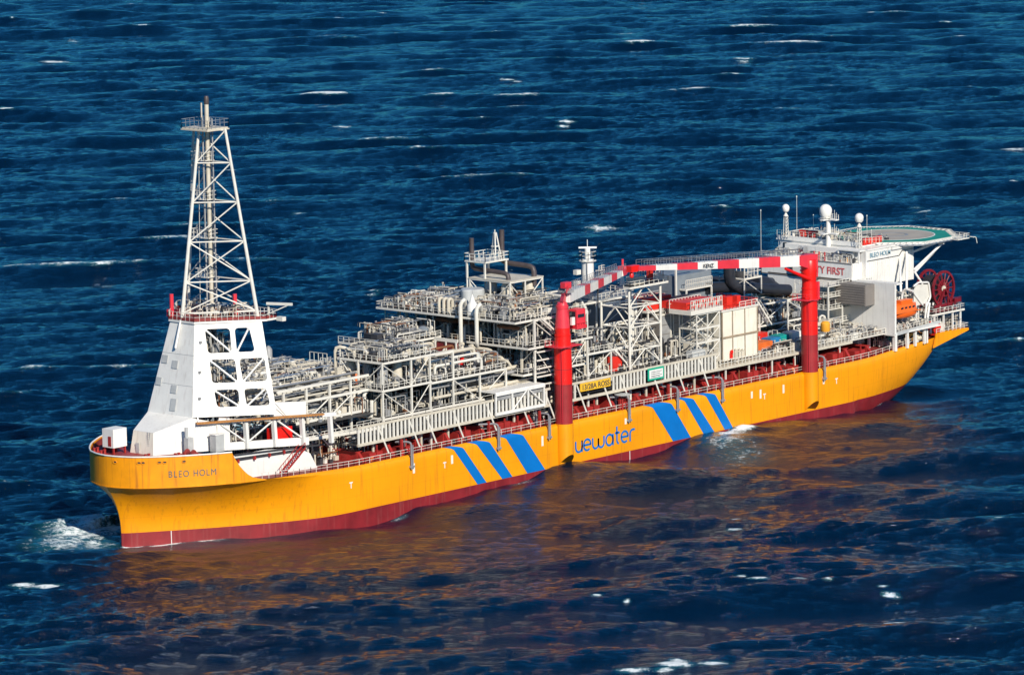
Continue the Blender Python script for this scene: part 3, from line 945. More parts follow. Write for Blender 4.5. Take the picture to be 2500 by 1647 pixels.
# ------------------------------------------------------------------ flare tower
ft = thing('flare_tower', 'tall white lattice flare tower with a railed top platform and dark burner tip', 'flare tower', (25.4, 0, 42.4))
def FT(c, z):
    f = (z-42.4)/(78.3-42.4)
    b = {'A': (18.2, .3), 'B': (28.6, 9.2), 'C': (29.2, -9.2)}[c]; t = {'A': (24.0, 0.2), 'B': (26.6, 4.3), 'C': (26.6, -4.3)}[c]
    return Vector((b[0]+(t[0]-b[0])*f, b[1]+(t[1]-b[1])*f, z))
for c in 'ABC':
    mb = MB(); mb.tube(FT(c, 41.3), FT(c, 78.3), .38, 8, .28); build('tower_leg', mb, WTR, ft, smooth=True)
LV = [42.9, 48.8, 56.5, 64.1, 71.7, 78.0]
for z in LV:
    for a, b in ('AB', 'BC', 'CA'):
        mb = MB(); mb.tube(FT(a, z), FT(b, z), .15, 6); build('cross_member', mb, WTR, ft)
for z0, z1 in zip(LV, LV[1:]):
    for a, b in (('A', 'C'), ('C', 'B'), ('B', 'A')):
        mb = MB(); mb.tube(FT(a, z0), FT(b, z1), .14, 6); build('brace', mb, WTR, ft)
    if z0 in (42.9, 48.8):
        mb = MB(); mb.tube(FT('C', z0), FT('A', z1), .15, 6); build('brace', mb, WTR, ft)
    mb = MB(); mb.tube(FT('B', z0), (FT('B', z1)+FT('C', z1))/2, .13, 6); build('brace', mb, WTR, ft)
mb = MB(); mb.tube((25.6, -.4, 41.5), (25.6, -.4, 83.2), .42, 10); build('flare_stack', mb, CRM, ft, smooth=True)
mb = MB()
for dx, dy, r_ in ((.9, .2, .16), (.5, .9, .2), (-.3, .9, .14), (-.9, .3, .18), (.2, -1.2, .15)):
    mb.tube((25.6+dx, -.4+dy, 42), (25.6+dx, -.4+dy, 79+r_*8), r_, 6)
build('riser_pipe', mb, GRY, ft)
mb = MB(); mb.lathe((25.6, -.4, 82.9), [(.45, 0), (.52, .25), (.5, 1.2), (.38, 1.6)], 10)
build('burner_tip', mb, MATS['brown_exhaust_steel'], ft, smooth=True)
mb = MB(); mb.tube((24.9, .3, 78.5), (24.9, .3, 83.2), .16, 6); mb.tube((26.3, .1, 78.5), (26.3, .1, 81.5), .14, 6); build('pilot_pipe', mb, CRM, ft)
mb = MB(); mb.beam((24.4, 1.6, 42.6), (24.9, 1.2, 78), .07); mb.beam((24.9, 2.1, 42.6), (25.3, 1.7, 78), .07)
for k in range(70):
    z = 42.9+k*.5; f = (z-42.6)/35.4; mb.beam((24.4+.5*f, 1.6-.4*f, z), (24.9+.4*f, 2.1-.4*f, z), .05)
build('ladder', mb, WTR, ft)
mb = MB(); mb.box(22.6, 28.2, -3.5, 3.4, 78.2, 78.5); mb.box(22.4, 28.4, -3.7, 3.6, 78.0, 78.25); tpf = build('top_platform', mb, CRM, ft)
mb = MB(); mb.rail([(22.5, -3.6, 78.5), (28.3, -3.6, 78.5), (28.3, 3.5, 78.5), (22.5, 3.5, 78.5)], 1.6, 1.2, .08, closed=True); build('platform_railing', mb, GAL, tpf)
for z, s in ((72.0, 1), (64.4, 1.15), (56.9, 1.3), (49.2, .9)):
    mb = MB(); mb.box(24.0, 26.6, -1.2*s, 2.6*s, z, z+.12); mb.rail([(24.0, -1.2*s, z), (26.6, -1.2*s, z), (26.6, 2.6*s, z), (24.0, 2.6*s, z)], 1.7, .9, .08, closed=True)
    build('rest_platform', mb, WTR, ft)

# ------------------------------------------------------------------ turret house under the flare tower
th_ = thing('turret_house', 'white plated tower house on the foredeck with six framed openings and an orange side walkway', 'turret house', (18, 0, 17.1))
ZB_, ZT_ = 23.7, 41.2
def WP(s, t, side=-1, dep=0.0):
    """point on the port (side -1) or starboard wall; s along, t up, dep inwards"""
    b0, b1 = Vector((13.9, -6.2, ZB_)), Vector((26.5, -16.5, ZB_))
    t0, t1 = Vector((17.9, -3.35, ZT_)), Vector((28.0, -11.6, ZT_))
    p = (b0.lerp(b1, s)).lerp(t0.lerp(t1, s), t)
    p = p + Vector((.617, .741, -.2))*dep
    return Vector((p.x, p.y if side < 0 else -p.y, p.z))
TL_ = [0, .10, .285, .36, .61, .68, .94, 1.0]
SL_ = [[0, .295, .57, .655, .94, 1]]*1 + [[0, .295, .57, .655, .94, 1], [0, .26, .567, .635, .92, 1], [0, .24, .567, .636, .95, 1], [0, .21, .555, .61, .955, 1], [0, .19, .52, .59, .84, 1], [0, .15, .516, .585, .80, 1], [0, .14, .51, .58, .80, 1]]
def wall_with_openings(side):
    mb = MB()
    for j in range(7):
        for i in range(5):
            hole = j in (1, 3, 5) and i in (1, 3)
            c = [(SL_[j][i], TL_[j]), (SL_[j][i+1], TL_[j]), (SL_[j+1][i+1], TL_[j+1]), (SL_[j+1][i], TL_[j+1])]
            if not hole:
                fr = [WP(s, t, side) for s, t in c]; bk = [WP(s, t, side, .7) for s, t in c]
                vs = fr+bk
                fs = [(0, 1, 2, 3), (7, 6, 5, 4)]
                for e in range(4): fs.append((e, e+4, (e+1) % 4+4, (e+1) % 4))
                if side > 0: fs = [f[::-1] for f in fs]
                mb._add(vs, fs)
            else:                                            # rounded corner gussets
                for k in range(4):
                    a, b, d = c[k], c[(k+1) % 4], c[(k+3) % 4]
                    pa, pb, pd = WP(*a, side), WP(*b, side), WP(*d, side)
                    g1 = pa+(pb-pa).normalized()*.6; g2 = pa+(pd-pa).normalized()*.6
                    gm = pa+((g1-pa)+(g2-pa))*.32
                    mb.ext([pa, g1, gm, g2], Vector((.43, .52*(-side), -.14)))
    return mb
build('port_wall', wall_with_openings(-1), WHT, th_)
build('starboard_wall', wall_with_openings(1), WHT, th_)
for j in (1, 3, 5):
    for i in (1, 3):
        mid = lambda s, t: WP(s, t, -1, .35)
        lo, hi = j, j+1
        if i == 1: p, q = mid(SL_[hi][1], TL_[hi]), mid(SL_[lo][2], TL_[lo])
        else: p, q = mid(SL_[lo][3], TL_[lo]), mid(SL_[hi][4], TL_[hi])
        mb = MB(); mb.tube(p, q, .2, 6); build('diagonal_brace', mb, WHT, th_)
        q2 = Vector((p.x, -p.y, p.z)), Vector((q.x, -q.y, q.z))
        mb = MB(); mb.tube(q2[0], q2[1], .2, 6); build('diagonal_brace', mb, WHT, th_)
# front plate, sloping apron and low block
mb = MB(); mb.ext([(13.86, -6.15, ZB_), (17.86, -3.3, ZT_), (17.86, 3.3, ZT_), (13.86, 6.15, ZB_)], (.4, 0, 0)); build('front_wall', mb, WHT, th_)
mb = MB(); mb.ext([(6.6, -2.75, 21.4), (13.86, -6.15, ZB_), (13.86, 6.15, ZB_), (6.6, 2.75, 21.4)], (0.15, 0, -.3)); build('apron_roof', mb, WHT, th_)
mb = MB(); mb.ext([(6.0, -3.2, 17.1), (6.6, -2.75, 21.35), (6.6, 2.75, 21.35), (6.0, 3.2, 17.1)], (.3, 0, 0)); build('low_front_wall', mb, CRW, th_)
for s in (-1, 1):
    mb = MB(); mb.ext([(6.0, s*3.2, 17.1), (14.2, s*7.1, 17.1), (18.2, s*9.4, 17.1), (18.2, s*9.4, 22.3), (13.9, s*6.25, ZB_-.1), (6.6, s*2.75, 21.35)], (.15, -s*.25, 0)); build('low_side_wall', mb, WHT, th_)
    mb = MB(); mb.ext([(18.2, s*9.0, 17.1), (20.0, s*10.1, 17.1), (20.0, s*10.1, 23.6), (18.2, s*9.0, 23.6)], (.1, -s*.3, 0)); build('low_side_wall', mb, WHT, th_)
# lower wall band above and below the walkway, side frames
def LW(f, z, off=0.0):
    a, b = Vector((14.2, -6.6, 0)), Vector((33.4, -18.3, 0))
    p = a.lerp(b, f)+Vector((-.52, -.855, 0))*off; p.z = z; return p
mb = MB()
mb.ext([LW(.66, 23.0), LW(.66, 25.7, -.0), LW(.98, 25.4), LW(.98, 22.9)], (.2, .4, 0)); build('parapet_plate', mb, WHT, th_)
mb = MB(); mb.ext([LW(.2, 16.9), LW(1.0, 16.9), LW(1.0, 18.4), LW(.2, 18.4)], (.25, .45, 0)); build('lower_girder', mb, WHT, th_)
mb = MB(); mb.ext([LW(.2, 22.2), LW(1.25, 22.2), LW(1.25, 22.9), LW(.2, 22.9)], (.25, .45, 0)); build('upper_girder', mb, WHT, th_)
for f in (.2, .45, .70, .95, 1.2):
    mb = MB(); mb.beam(LW(f, 17.0, .1), LW(f-.012, 22.3, .1), .8, .7); build('frame_post', mb, WHT, th_)
for k, f in enumerate((.2, .45, .70)):
    p, q = (LW(f+.02, 22.1, .1), LW(f+.23, 18.5, .1)) if k != 1 else (LW(f+.02, 18.5, .1), LW(f+.23, 22.1, .1))
    mb = MB(); mb.tube(p, q, .18, 6); build('diagonal_brace', mb, WHT, th_)
mb = MB(); mb.ext([LW(-.0, 22.55, .1), LW(1.13, 22.72, .1), LW(1.13, 22.72, 1.2), LW(-.0, 22.55, 1.2)], (0, 0, .26)); build('side_walkway', mb, WLK, th_)
mb = MB()
for k in range(46): mb.beam(LW(1.13*k/46, 22.5, 1.22), LW(1.13*k/46+.012, 22.95, 1.22), .08)
build('walkway_kickplate', mb, WLK, th_)
for f in (.02, .28, .52, .79):
    mb = MB(); mb.tube(LW(f, 23.1, .5), WP(min(.98, f*1.25), .14, -1, -.1), .06, 5); build('wire_stay', mb, GAL, th_)
# louvred vents, hatch and pipe on the front wall
for (yv, t) in ((3.3, .545), (0.4, .50), (4.2, .30), (-0.2, .235), (-.6, .045)):
    z = ZB_+(ZT_-ZB_)*t; x = 13.86+4*t; h = 1.5 if t > .1 else 2.3
    mb = MB(); mb.ext([(x-.05, yv-.75, z), (x-.05, yv+.75, z), (x-.05+.23*h, yv+.75, z+h), (x-.05+.23*h, yv-.75, z+h)], (-.1, 0, .02))
    build('louvred_vent', mb, LGR, th_)
mb = MB(); mb.tube((16.1, .3, 36.4), (18.0, .3, 42.5), .22, 6); build('front_pipe', mb, WHT, th_)
mb = MB()
for s in (-.3, .3): mb.beam((6.3, -1.6+s, 17.2), (6.5, -1.6+s, 21.4), .07)
for k in range(9): mb.beam((6.25, -1.9, 17.6+.42*k), (6.25, -1.3, 17.6+.42*k), .05)
build('block_ladder', mb, GAL, th_)
mb = MB(); mb.box(5.9, 6.0, .6, 1.5, 17.3, 19.2); build('front_door', mb, LGR, th_)
for f in (.33, .66):
    mb = MB(); mb.beam(WP(0.0, f, -1, -.03), WP(.13, f, -1, -.03), .05, .06); mb.beam((13.86+4*f-.02, -6.0+2.7*f, ZB_+17.5*f), (13.86+4*f-.02, 6.0-2.7*f, ZB_+17.5*f), .05, .06); build('plate_seam', mb, LGR, th_)
for (s_, t_) in ((.08, .2), (.08, .48), (.09, .8)):
    p = WP(s_, t_, -1, -.12); mb = MB(); mb.box(p.x-.25, p.x+.25, p.y-.2, p.y+.1, p.z-.2, p.z+.25); build('floodlight', mb, GRY, th_)
# top deck
TD = [(17.6, -3.5), (28.6, -12.2), (31.5, -12.2), (31.5, 12.2), (28.6, 12.2), (17.6, 3.5)]
mb = MB(); mb.prism([(p[0], p[1]) for p in TD], 41.2, 41.6); build('top_deck', mb, WHT, th_)
mb = MB(); mb.prism([(p[0]+.15*(1 if p[0] < 20 else -1), p[1]*.98) for p in TD], 41.6, 41.66); build('deck_coating', mb, RDK, th_)
mb = MB(); mb.rail([(p[0], p[1], 41.6) for p in TD], 1.6, 1.1, .09, closed=True); build('top_railing', mb, WTR, th_)
mb = MB()
for a, b in zip(TD, TD[1:]+TD[:1]): mb.beam((a[0], a[1], 41.95), (b[0], b[1], 41.95), .06, .5)
build('railing_kickplate', mb, RDK, th_)
mb = MB(); mb.beam((29, -12, 44.6), (31.0, -17.0, 44.6), .35, .5); mb.beam((30.8, -16.6, 44.6), (28.8, -11, 42), .2); mb.beam((29.5, -12, 44.6), (29.5, -12, 41.6), .3); mb.box(30.2, 31.2, -15.0, -13.4, 41.2, 42.0)
build('hoist_arm', mb, WTR, th_)
clut(th_, 22.5, 30.5, -7, 7, 41.66, 2.6, 34, seed=11)
for x, y in ((20.5, 5.5), (27.8, -4.6)):
    mb = MB(); mb.tube((x, y, 41.6), (x, y, 46.0), .4, 7); mb.box(x-.7, x+.7, y-.7, y+.7, 41.6, 43); build('vent_post', mb, RPK, th_)
# inside of the turret house
mb = MB()
for z in (24.2, 29.6, 35.0): mb.box(18.6, 27, -5.6, 5.6, z, z+.15)
build('inner_deck', mb, GRT, th_)
mb = MB()
for k in range(14):
    a = 2*math.pi*k/14; mb.tube((23.5+2.4*math.cos(a), 2.6*math.sin(a), 17), (23.5+2.2*math.cos(a), 2.4*math.sin(a), 40.5), .28, 6)
build('riser_bundle', mb, GYS, th_)
for z, sd, yw, xa, xb in ((17.2, 21, 10, 20.5, 33), (24.4, 22, 7.6, 20, 27), (29.8, 23, 6.6, 20.4, 27), (35.2, 24, 5.0, 20.6, 27)):
    clut(th_, xa, xb, -yw, yw, z, 4.2, 46, seed=sd)
mb = MB(); mb.box(20, 34, -9.5, 9.5, 16.9, 17.1); build('inner_deck', mb, RDK, th_)
tank = thing('day_tank', 'bright red rectangular tank behind the last white side frame of the turret house', 'tank', (30.4, -13.6, 17.1))
mb = MB(); mb.box(27.6, 32.4, -14.8, -12.6, 17.3, 20.4); build('tank_body', mb, CRD, tank)
mb = MB(); mb.box(27.8, 32.2, -14.6, -12.8, 17.05, 17.3); mb.tube((30, -13.6, 20.4), (30, -13.6, 21.3), .15, 6); build('tank_fittings', mb, DRK, tank)
# forecastle lockers
o = MB(); o.box(2.0, 5.6, 3.6, 6.6, 18.4, 22.0)
lk = thing('deck_locker', 'tall white box standing on red feet near the bow bulwark', 'locker', (3.8, 5.1, 17.1))
build('locker_body', o, WHT, lk)
mb = MB(); [mb.box(x-.15, x+.15, y-.15, y+.15, 17.1, 18.4) for x in (2.3, 5.3) for y in (3.9, 6.3)]; mb.box(1.93, 2.0, 4.2, 5.0, 18.7, 20.6); build('locker_foot', mb, RGD, lk)
lk = thing('deck_cabinet', 'slim grey cabinet against the white side wall of the turret house', 'cabinet', (11.4, -7.4, 17.1))
mb = MB(); mb.box(10.7, 12.2, -8.0, -6.9, 17.1, 20.3); build('cabinet_body', mb, LGR, lk)
mb = MB(); mb.tube((11.0, -7.3, 20.3), (11.0, -7.3, 22.3), .35, 8); build('vent_pipe', mb, LGR, lk)
lk = thing('air_intake_box', 'pale blue-grey intake housing under the front end of the orange walkway', 'housing', (16.6, -9.6, 17.1))
mb = MB(); mb.box(15.6, 17.9, -10.6, -9.0, 17.1, 20.4); build('housing_body', mb, LGR, lk)
mb = MB(); mb.box(15.5, 18.0, -10.7, -8.9, 20.4, 20.6); build('housing_lid', mb, WHT, lk)

# ------------------------------------------------------------------ pipe bridge from the turret to the first module, manifold deck
pb = thing('pipe_bridge', 'long low bridge of parallel pipes between the turret house and the first process module', 'pipe bridge', (44, -6, 11.3))
for x in (33, 39.4, 46, 52):
    for y in (-12, -2, 9):
        mb = MB(); mb.beam((x, y, 11.2), (x, y, 27), .4); build('column', mb, WTR, pb)
    mb = MB(); mb.beam((x, -12.3, 24.0), (x, 9, 24.0), .3, .5); mb.beam((x, -12.3, 26.8), (x, 9, 26.8), .3, .45); build('beam', mb, WTR, pb)
for y in (-12.2, -2, 9):
    for z in (24.0, 26.9, 20.0):
        mb = MB(); mb.beam((31, y, z), (57, y, z), .3, .5); build('beam', mb, WTR, pb)
for x0 in (33, 39.4, 46):
    mb = MB(); mb.tube((x0, -12.1, 20.2), (x0+6.4, -12.1, 23.8), .15, 6); build('brace', mb, WTR, pb)
    mb = MB(); mb.tube((x0+6.2, -12.1, 14.2), (x0, -12.1, 19.8), .15, 6); build('brace', mb, WTR, pb)
r = random.Random(3)
for k in range(26):
    y = -11.4+k*.78; z = r.choice([24.7, 24.9, 27.4, 27.2, 25.6]); rr = r.choice([.15, .2, .25, .32])
    mb = MB(); mb.pipe([(29, y, z-r.uniform(0, 3)), (30+r.uniform(0, 2), y, z), (56, y, z)] if r.random() < .6 else [(29.5, y, z), (57, y, z)], rr, 6)
    build('pipe', mb, r.choice([CRM, CRM, WTR, GRY, GAL, DRK]), pb)
mb = MB(); mb.box(34, 57, -14, 14, 19.4, 19.6); build('deck_plate', mb, GRT, pb)
clut(pb, 32, 56, -13.5, 13, 19.6, 4.0, 230, seed=31)
clut(pb, 31, 56, -10, 16, 27.2, 1.7, 150, seed=32)
mb = MB(); mb.box(33, 57, 4, 19, 26.2, 26.5); build('deck_plate', mb, GRT, pb)
clut(pb, 33, 57, 5, 19, 26.5, 2.2, 130, seed=33)
for x, y, h in ((42, 15, 4.0), (52.5, 11, 4.6), (36, 13, 3)):
    mb = MB(); mb.lathe((x, y, 26.5), [(.8, 0), (.8, h-.6), (.4, h), (.1, h+.2)], 10); build('vessel', mb, R.choice([GRY, CRM]), pb, smooth=True)
for y in (-15.6, -14.2):
    mb = MB(); mb.beam((33, y, 17.4), (58, y, 16.6), .35, .6); build('beam', mb, WTR, pb)
mb = MB(); mb.box(33, 58, -15.4, -13.6, 16.9, 17.1); mb.rail([(33, -15.4, 17.1), (58, -15.4, 16.9)], 1.2, 1.6, .09); build('access_walkway', mb, WTR, pb)
clut(pb, 34, 57, -15, 6, 11.4, 7, 140, seed=34)

# ------------------------------------------------------------------ first process module
m1 = thing('process_module', 'forward process module of two open decks with vessels between white columns', 'process module', (64, -3, 18.4))
frame(m1, [57, 65.4, 70.9], [-16, -9.5, -4.7], [18.4, 24.2, 29.7], .42, seed=4, ground=11.3)
frame(m1, [57, 65.4, 70.9], [1, 6.5, 12], [18.4, 24.2], .4, seed=16, ground=11.3)
deck(m1, 56.8, 71.2, -16.2, 12.2, 24.2); deck(m1, 57.2, 72.5, -16.2, -3.6, 29.7); deck(m1, 57, 71, -16.1, 12, 18.5, railing=False)
for x, y in ((59.0, -5.5), (60.0, -9.3), (60.5, -12.8), (64, -8), (65, -12.5)):
    mb = MB(); mb.lathe((x, y, 24.4), [(.5, 0), (1.1, .3), (1.1, 3.8), (.7, 4.5), (.1, 4.7)], 12); build('vessel', mb, R.choice([CRM, GRY, CRM]), m1, smooth=True)
mb = MB(); mb.lathe((58.6, -7.2, 24.4), [(.55, 0), (.6, .2), (.6, 2.2), (.4, 2.6)], 12); build('vessel', mb, OCN, m1, smooth=True)
clut(m1, 57.3, 70.5, -15.6, 11.5, 18.6, 4.6, 110, seed=41)
clut(m1, 57.3, 70.5, -15.6, -4, 24.3, 4.2, 70, seed=42)
clut(m1, 57.3, 70.5, -3.5, 11.5, 24.3, 2.6, 90, seed=46)
clut(m1, 57.6, 72, -15.6, -4, 29.8, 2.4, 130, seed=43)
for i in range(3):
    mb = MB(); mb.pipe([(57.4+i*.1, -8.6-i*1.4, 23.6), (56.5, -8.6-i*1.4, 23.2), (56.5, -8.6-i*1.4, 18.6), (56.5, -10.6-i*1.4, 18.6), (56.5, -10.6-i*1.4, 22)], .38, 8); build('pipe_loop', mb, WTR, m1, smooth=True)
mb = MB(); mb.pipe([(57.5, -2.8, 24.3), (57.5, -2.8, 31.6), (58.5, -4.6, 31.6), (59.5, -6.0, 30)], .36, 8); build('tall_pipe', mb, CRM, m1, smooth=True)
mb = MB(); mb.rail([(58.2, .2, 24.3), (58.2, 5, 24.3)], 5.6, 1.2, .1); build('pipe_rack_frame', mb, WTR, m1)

bulk(m1, 58, 70, -10, 10, 18.6, 5, 9, 301); bulk(m1, 61, 70, -12, -5, 24.3, 4.5, 8, 302); bulk(m1, 60, 70, -14, -5, 29.8, 1.8, 5, 303)
bulk(pb, 34, 55, -9, 12, 19.6, 4.5, 14, 304); bulk(pb, 34, 55, -12, 5, 11.4, 6.5, 10, 305); bulk(pb, 34, 56, 6, 17, 26.6, 2.4, 7, 306)
# ------------------------------------------------------------------ middle process module (lower)
m2 = thing('process_module', 'low middle process module crowded with pale piping in front of the maroon panel', 'process module', (83, -3, 18.4))
frame(m2, [78, 86, 94], [-15.8, -8, 2, 12], [18.4, 23.9], .4, seed=5, ground=11.3)
frame(m2, [76.2, 85, 93.8], [2.2, 8, 13.8], [23.9, 28.8], .3, seed=15)
mb = MB(); mb.beam((71, -15.8, 29.3), (78, -15.8, 29.3), .3, .5); mb.beam((78, -15.8, 23.9), (78, -15.8, 29.5), .4); build('beam', mb, WTR, m2)
deck(m2, 71.2, 94, -16, 12, 23.9); deck(m2, 71, 94, -16, 12, 18.5, railing=False)
deck(m2, 76, 94, 2, 14, 28.9, sides='pf')
clut(m2, 71.5, 93.5, -15.5, 11.5, 18.6, 4.6, 150, seed=51)
clut(m2, 71.5, 93.5, -15.5, 11.5, 24.0, 3.6, 330, seed=52, pipe_r=(.06, .24))
clut(m2, 80, 93.5, 2.3, 13, 29.0, 3.4, 110, seed=53)
r = random.Random(9)
for k in range(9):
    y = -14.5+k*1.9; z = 26.6+(k % 3)*.7
    mb = MB(); mb.pipe([(74+k*.6, y, 25), (74+k*.6, y, z), (88+(k % 3), y, z), (88+(k % 3), y, 24.2)], r.uniform(.2, .42), 8); build('pipe', mb, r.choice([CRM, WTR, WTR, CRM, RST]), m2, smooth=True)
for k in range(5):
    y = -8+k*2.6
    mb = MB(); mb.pipe([(92.3, y, 24.2), (92.3, y, 27.4+.2*k), (93.6, y+1.8, 27.4+.2*k), (94.6, y+1.8, 27.4+.2*k)], .45, 8); build('pipe_bend', mb, CRM, m2, smooth=True)
for k in range(7):
    x, y = r.uniform(73, 92), r.uniform(-13, 8)
    mb = MB(); mb.lathe((x, y, 24), [(.4, 0), (.8, .2), (.8, 2.2+r.random()), (.4, 3.2)], 10); build('vessel', mb, r.choice([GRY, DRK, CRM, LGR]), m2, smooth=True)
mb = MB(); mb.box(84.5, 85.3, -12.2, -11.4, 24, 27.0); build('fire_post', mb, CRD, m2)
mb = MB(); mb.box(91.2, 91.8, -4.8, .6, 24.4, 28.4); build('panel', mb, MATS['maroon_reel_paint'], m2)
mb = MB(); mb.box(90.9, 91.1, -5.4, 1.0, 28.4, 29.1); mb.beam((90.95, -5, 24), (90.95, -5, 28.5), .3); mb.beam((90.95, -2.2, 24), (90.95, -2.2, 28.5), .25); mb.beam((90.95, .8, 24), (90.95, .8, 28.5), .3); build('panel_frame', mb, WTR, m2)
mb = MB(); mb.lathe((83.5, -13.0, 18.6), [(.6, 0), (1.0, .3), (1.0, 3.2), (.5, 3.9)], 10); mb.pipe([(83.5, -13, 22), (83.5, -13, 24.6), (86, -13, 24.6)], .5, 8); build('dark_vessel', mb, BLK, m2, smooth=True)
for k, z in enumerate((20.3, 22.2, 22.9)):
    mb = MB(); mb.pipe([(73, -14.9+.8*k, z), (104, -14.9+.8*k, z+.2)], .3+.05*k, 8); build('header_pipe', mb, [CRM, GRY, CRM][k], m2, smooth=True)

# ------------------------------------------------------------------ large process module with overhanging upper decks
m3 = thing('process_module', 'largest process module, two long overhanging decks stacked in front of the exhaust frame', 'process module', (107, 0, 18.4))
frame(m3, [100.5, 108, 117], [-18.0, -8, 2, 12, 20], [18.6, 27.6, 33.1], .45, seed=6, ground=11.3)
deck(m3, 95.5, 118, -17.2, 21.5, 33.1); deck(m3, 98.0, 118, -18.6, 22.0, 27.6); deck(m3, 98, 118, -17, 18, 22.0, sides='pf')
clut(m3, 96, 117.5, -16.6, 21, 33.2, 2.6, 330, seed=61)
clut(m3, 98.4, 117.5, -18, 21.5, 27.7, 4.6, 260, seed=62, pipe_r=(.08, .3))
clut(m3, 98.4, 117.5, -16.5, 17.5, 22.1, 4.8, 200, seed=63, pipe_r=(.1, .35))
clut(m3, 98.4, 117.5, -17, 15, 11.4, 8, 90, seed=64)
stairs(m3, (101.5, -18.9, 33.1), (109.0, -18.9, 27.7), 1.3)
for k in range(3):
    mb = MB(); mb.pipe([(96.3, 4.4-k*1.3, 33.2), (96.3, 4.4-k*1.3, 36.2), (97.5, 4.4-k*1.3, 36.2), (97.5, 4.4-k*1.3, 33.2)], .36, 8); build('pipe_loop', mb, CRM, m3, smooth=True)
for (y, zb_, zt_) in ((-2.8, 26.5, 36.8), (-7.2, 28, 36.2)):
    mb = MB(); mb.pipe([(96.8, y+.4, zt_-1.6), (95.6, y-.5, zt_), (94.9, y, zt_-1), (94.9, y, zb_), (95.8, y+.8, zb_-.8)], .42, 8); build('tall_pipe', mb, WTR, m3, smooth=True)
mb = MB(); mb.lathe((96.6, -4.6, 33.2), [(.8, 0), (1.1, .3), (1.1, 2.4), (.6, 3.1), (.2, 4.2), (.05, 4.6)], 12); build('vessel', mb, WHT, m3, smooth=True)
mb = MB(); mb.lathe((98.5, -1.5, 33.2), [(1.2, 0), (1.2, 4.8), (.9, 5.1)], 12); build('vessel', mb, LGR, m3, smooth=True)
for k in range(6):
    y = 18-k*4.5
    mb = MB(); mb.pipe([(99.0+.2*k, y, 32.0), (99.0+.2*k, y, 30.6), (97.3, y-1.6, 30.6), (97.3, y-1.6, 28)], .24, 6); build('pipe', mb, [WTR, CRM][k % 2], m3, smooth=True)
for y0 in (8, 2, -9):
    mb = MB(); mb.pipe([(99.5, y0, 31.2), (99.5, y0-5.5, 31.2)], .42, 8); build('rusty_header', mb, RST, m3, smooth=True)
mb = MB(); mb.pipe([(97.4, 20.8, 32.4), (97.4, 20.8, 28.5), (97.4, 20.8, 24.4), (98.5, 19, 24)], .2, 6); mb.pipe([(97.4, 20.8, 31), (97.4, 15, 31), (97.4, 15, 32.4)], .16, 6); build('drain_pipe', mb, WTR, m3)
for k in range(4):
    z = 24.6+.6*k; mb = MB(); mb.pipe([(97.6, 9-k, z), (97.6, -13+k*1.5, z), (98.8, -13+k*1.5, z-1.4)], .28+.04*k, 8); build('header_pipe', mb, [CRM, CRM, RST, CRM][k], m3, smooth=True)
for k in range(5):
    mb = MB(); z = 19.6+1.7*k; mb.beam((100.5, -18.5, z), (108, -18.5, z), .24, .3); build('ledger', mb, WTR, m3)

bulk(m2, 72, 93, -11, 10, 18.6, 5, 12, 311); bulk(m2, 72, 93, -10, 10, 24, 3.2, 12, 312); bulk(m2, 77, 93, 4, 13, 29, 2.4, 5, 313)
bulk(m3, 100, 117, -14, 19, 27.7, 5, 12, 321); bulk(m3, 100, 117, -13, 16, 22.1, 5, 12, 322); bulk(m3, 99, 117, -12, 14, 11.5, 9, 10, 323); bulk(m3, 99, 110, -14, 19, 33.2, 1.7, 10, 324)
# ------------------------------------------------------------------ exhaust frame with two brown stacks
ex = thing('exhaust_tower', 'white railed frame carrying brown exhaust pipes above the largest module', 'exhaust tower', (115, 3, 33.3))
frame(ex, [111.2, 116, 121.5], [-2.0, 3.5, 9.2], [33.4, 38.4], .32, seed=7)
mb = MB(); mb.box(108.5, 124, -4, 11, 33.4, 33.7); build('base_deck', mb, CRM, ex)
mb = MB(); mb.box(111, 121.7, -2.2, 9.4, 38.3, 38.5); build('mid_deck', mb, CRM, ex)
mb = MB(); mb.box(111, 118.4, 4.6, 10.4, 41.7, 42.0); build('top_deck', mb, WTR, ex)
mb = MB(); mb.rail([(111, 4.6, 42.0), (118.4, 4.6, 42), (118.4, 10.4, 42), (111, 10.4, 42)], 1.5, 1.5, .13, closed=True); build('top_railing', mb, WTR, ex)
for x, y in ((111.3, 5), (111.3, 10), (118, 5), (118, 10)):
    mb = MB(); mb.beam((x, y, 38.4), (x, y, 41.8), .34); build('column', mb, WTR, ex)
mb = MB(); mb.tube((111.3, 10, 33.5), (111.3, 10, 38.4), .2, 6); mb.tube((111.3, 9.9, 38.4), (111.3, 7, 34), .12, 6); build('brace', mb, WTR, ex)
mb = MB()
for dx, dy in ((-.9, -.9), (.9, -.9), (0, 1.1)): mb.tube((116.2+dx, 6.4+dy, 42), (116.2+dx*.2, 6.4+dy*.2, 47.6), .16, 6)
mb.tube((116.2, 6.4, 45), (116.2, 6.4, 48.2), .12, 6); mb.box(115.6, 116.8, 5.8, 7.0, 44.6, 44.8); build('lattice_mast', mb, WTR, ex)
mb = MB(); mb.pipe([(112.4, 9.6, 46.6), (112.4, 9.6, 40.2), (112.6, 1.6, 39.9), (112.8, -.2, 39.7), (112.8, -.2, 36)], .5, 10); build('exhaust_pipe', mb, BRN, ex, smooth=True)
mb = MB(); mb.pipe([(119.2, 7.2, 47.8), (119.2, 7.2, 40.9), (119.6, 1.0, 40.7), (120.0, -1.0, 40.4), (120, -1.0, 36.5)], .56, 10); build('exhaust_pipe', mb, BRN, ex, smooth=True)
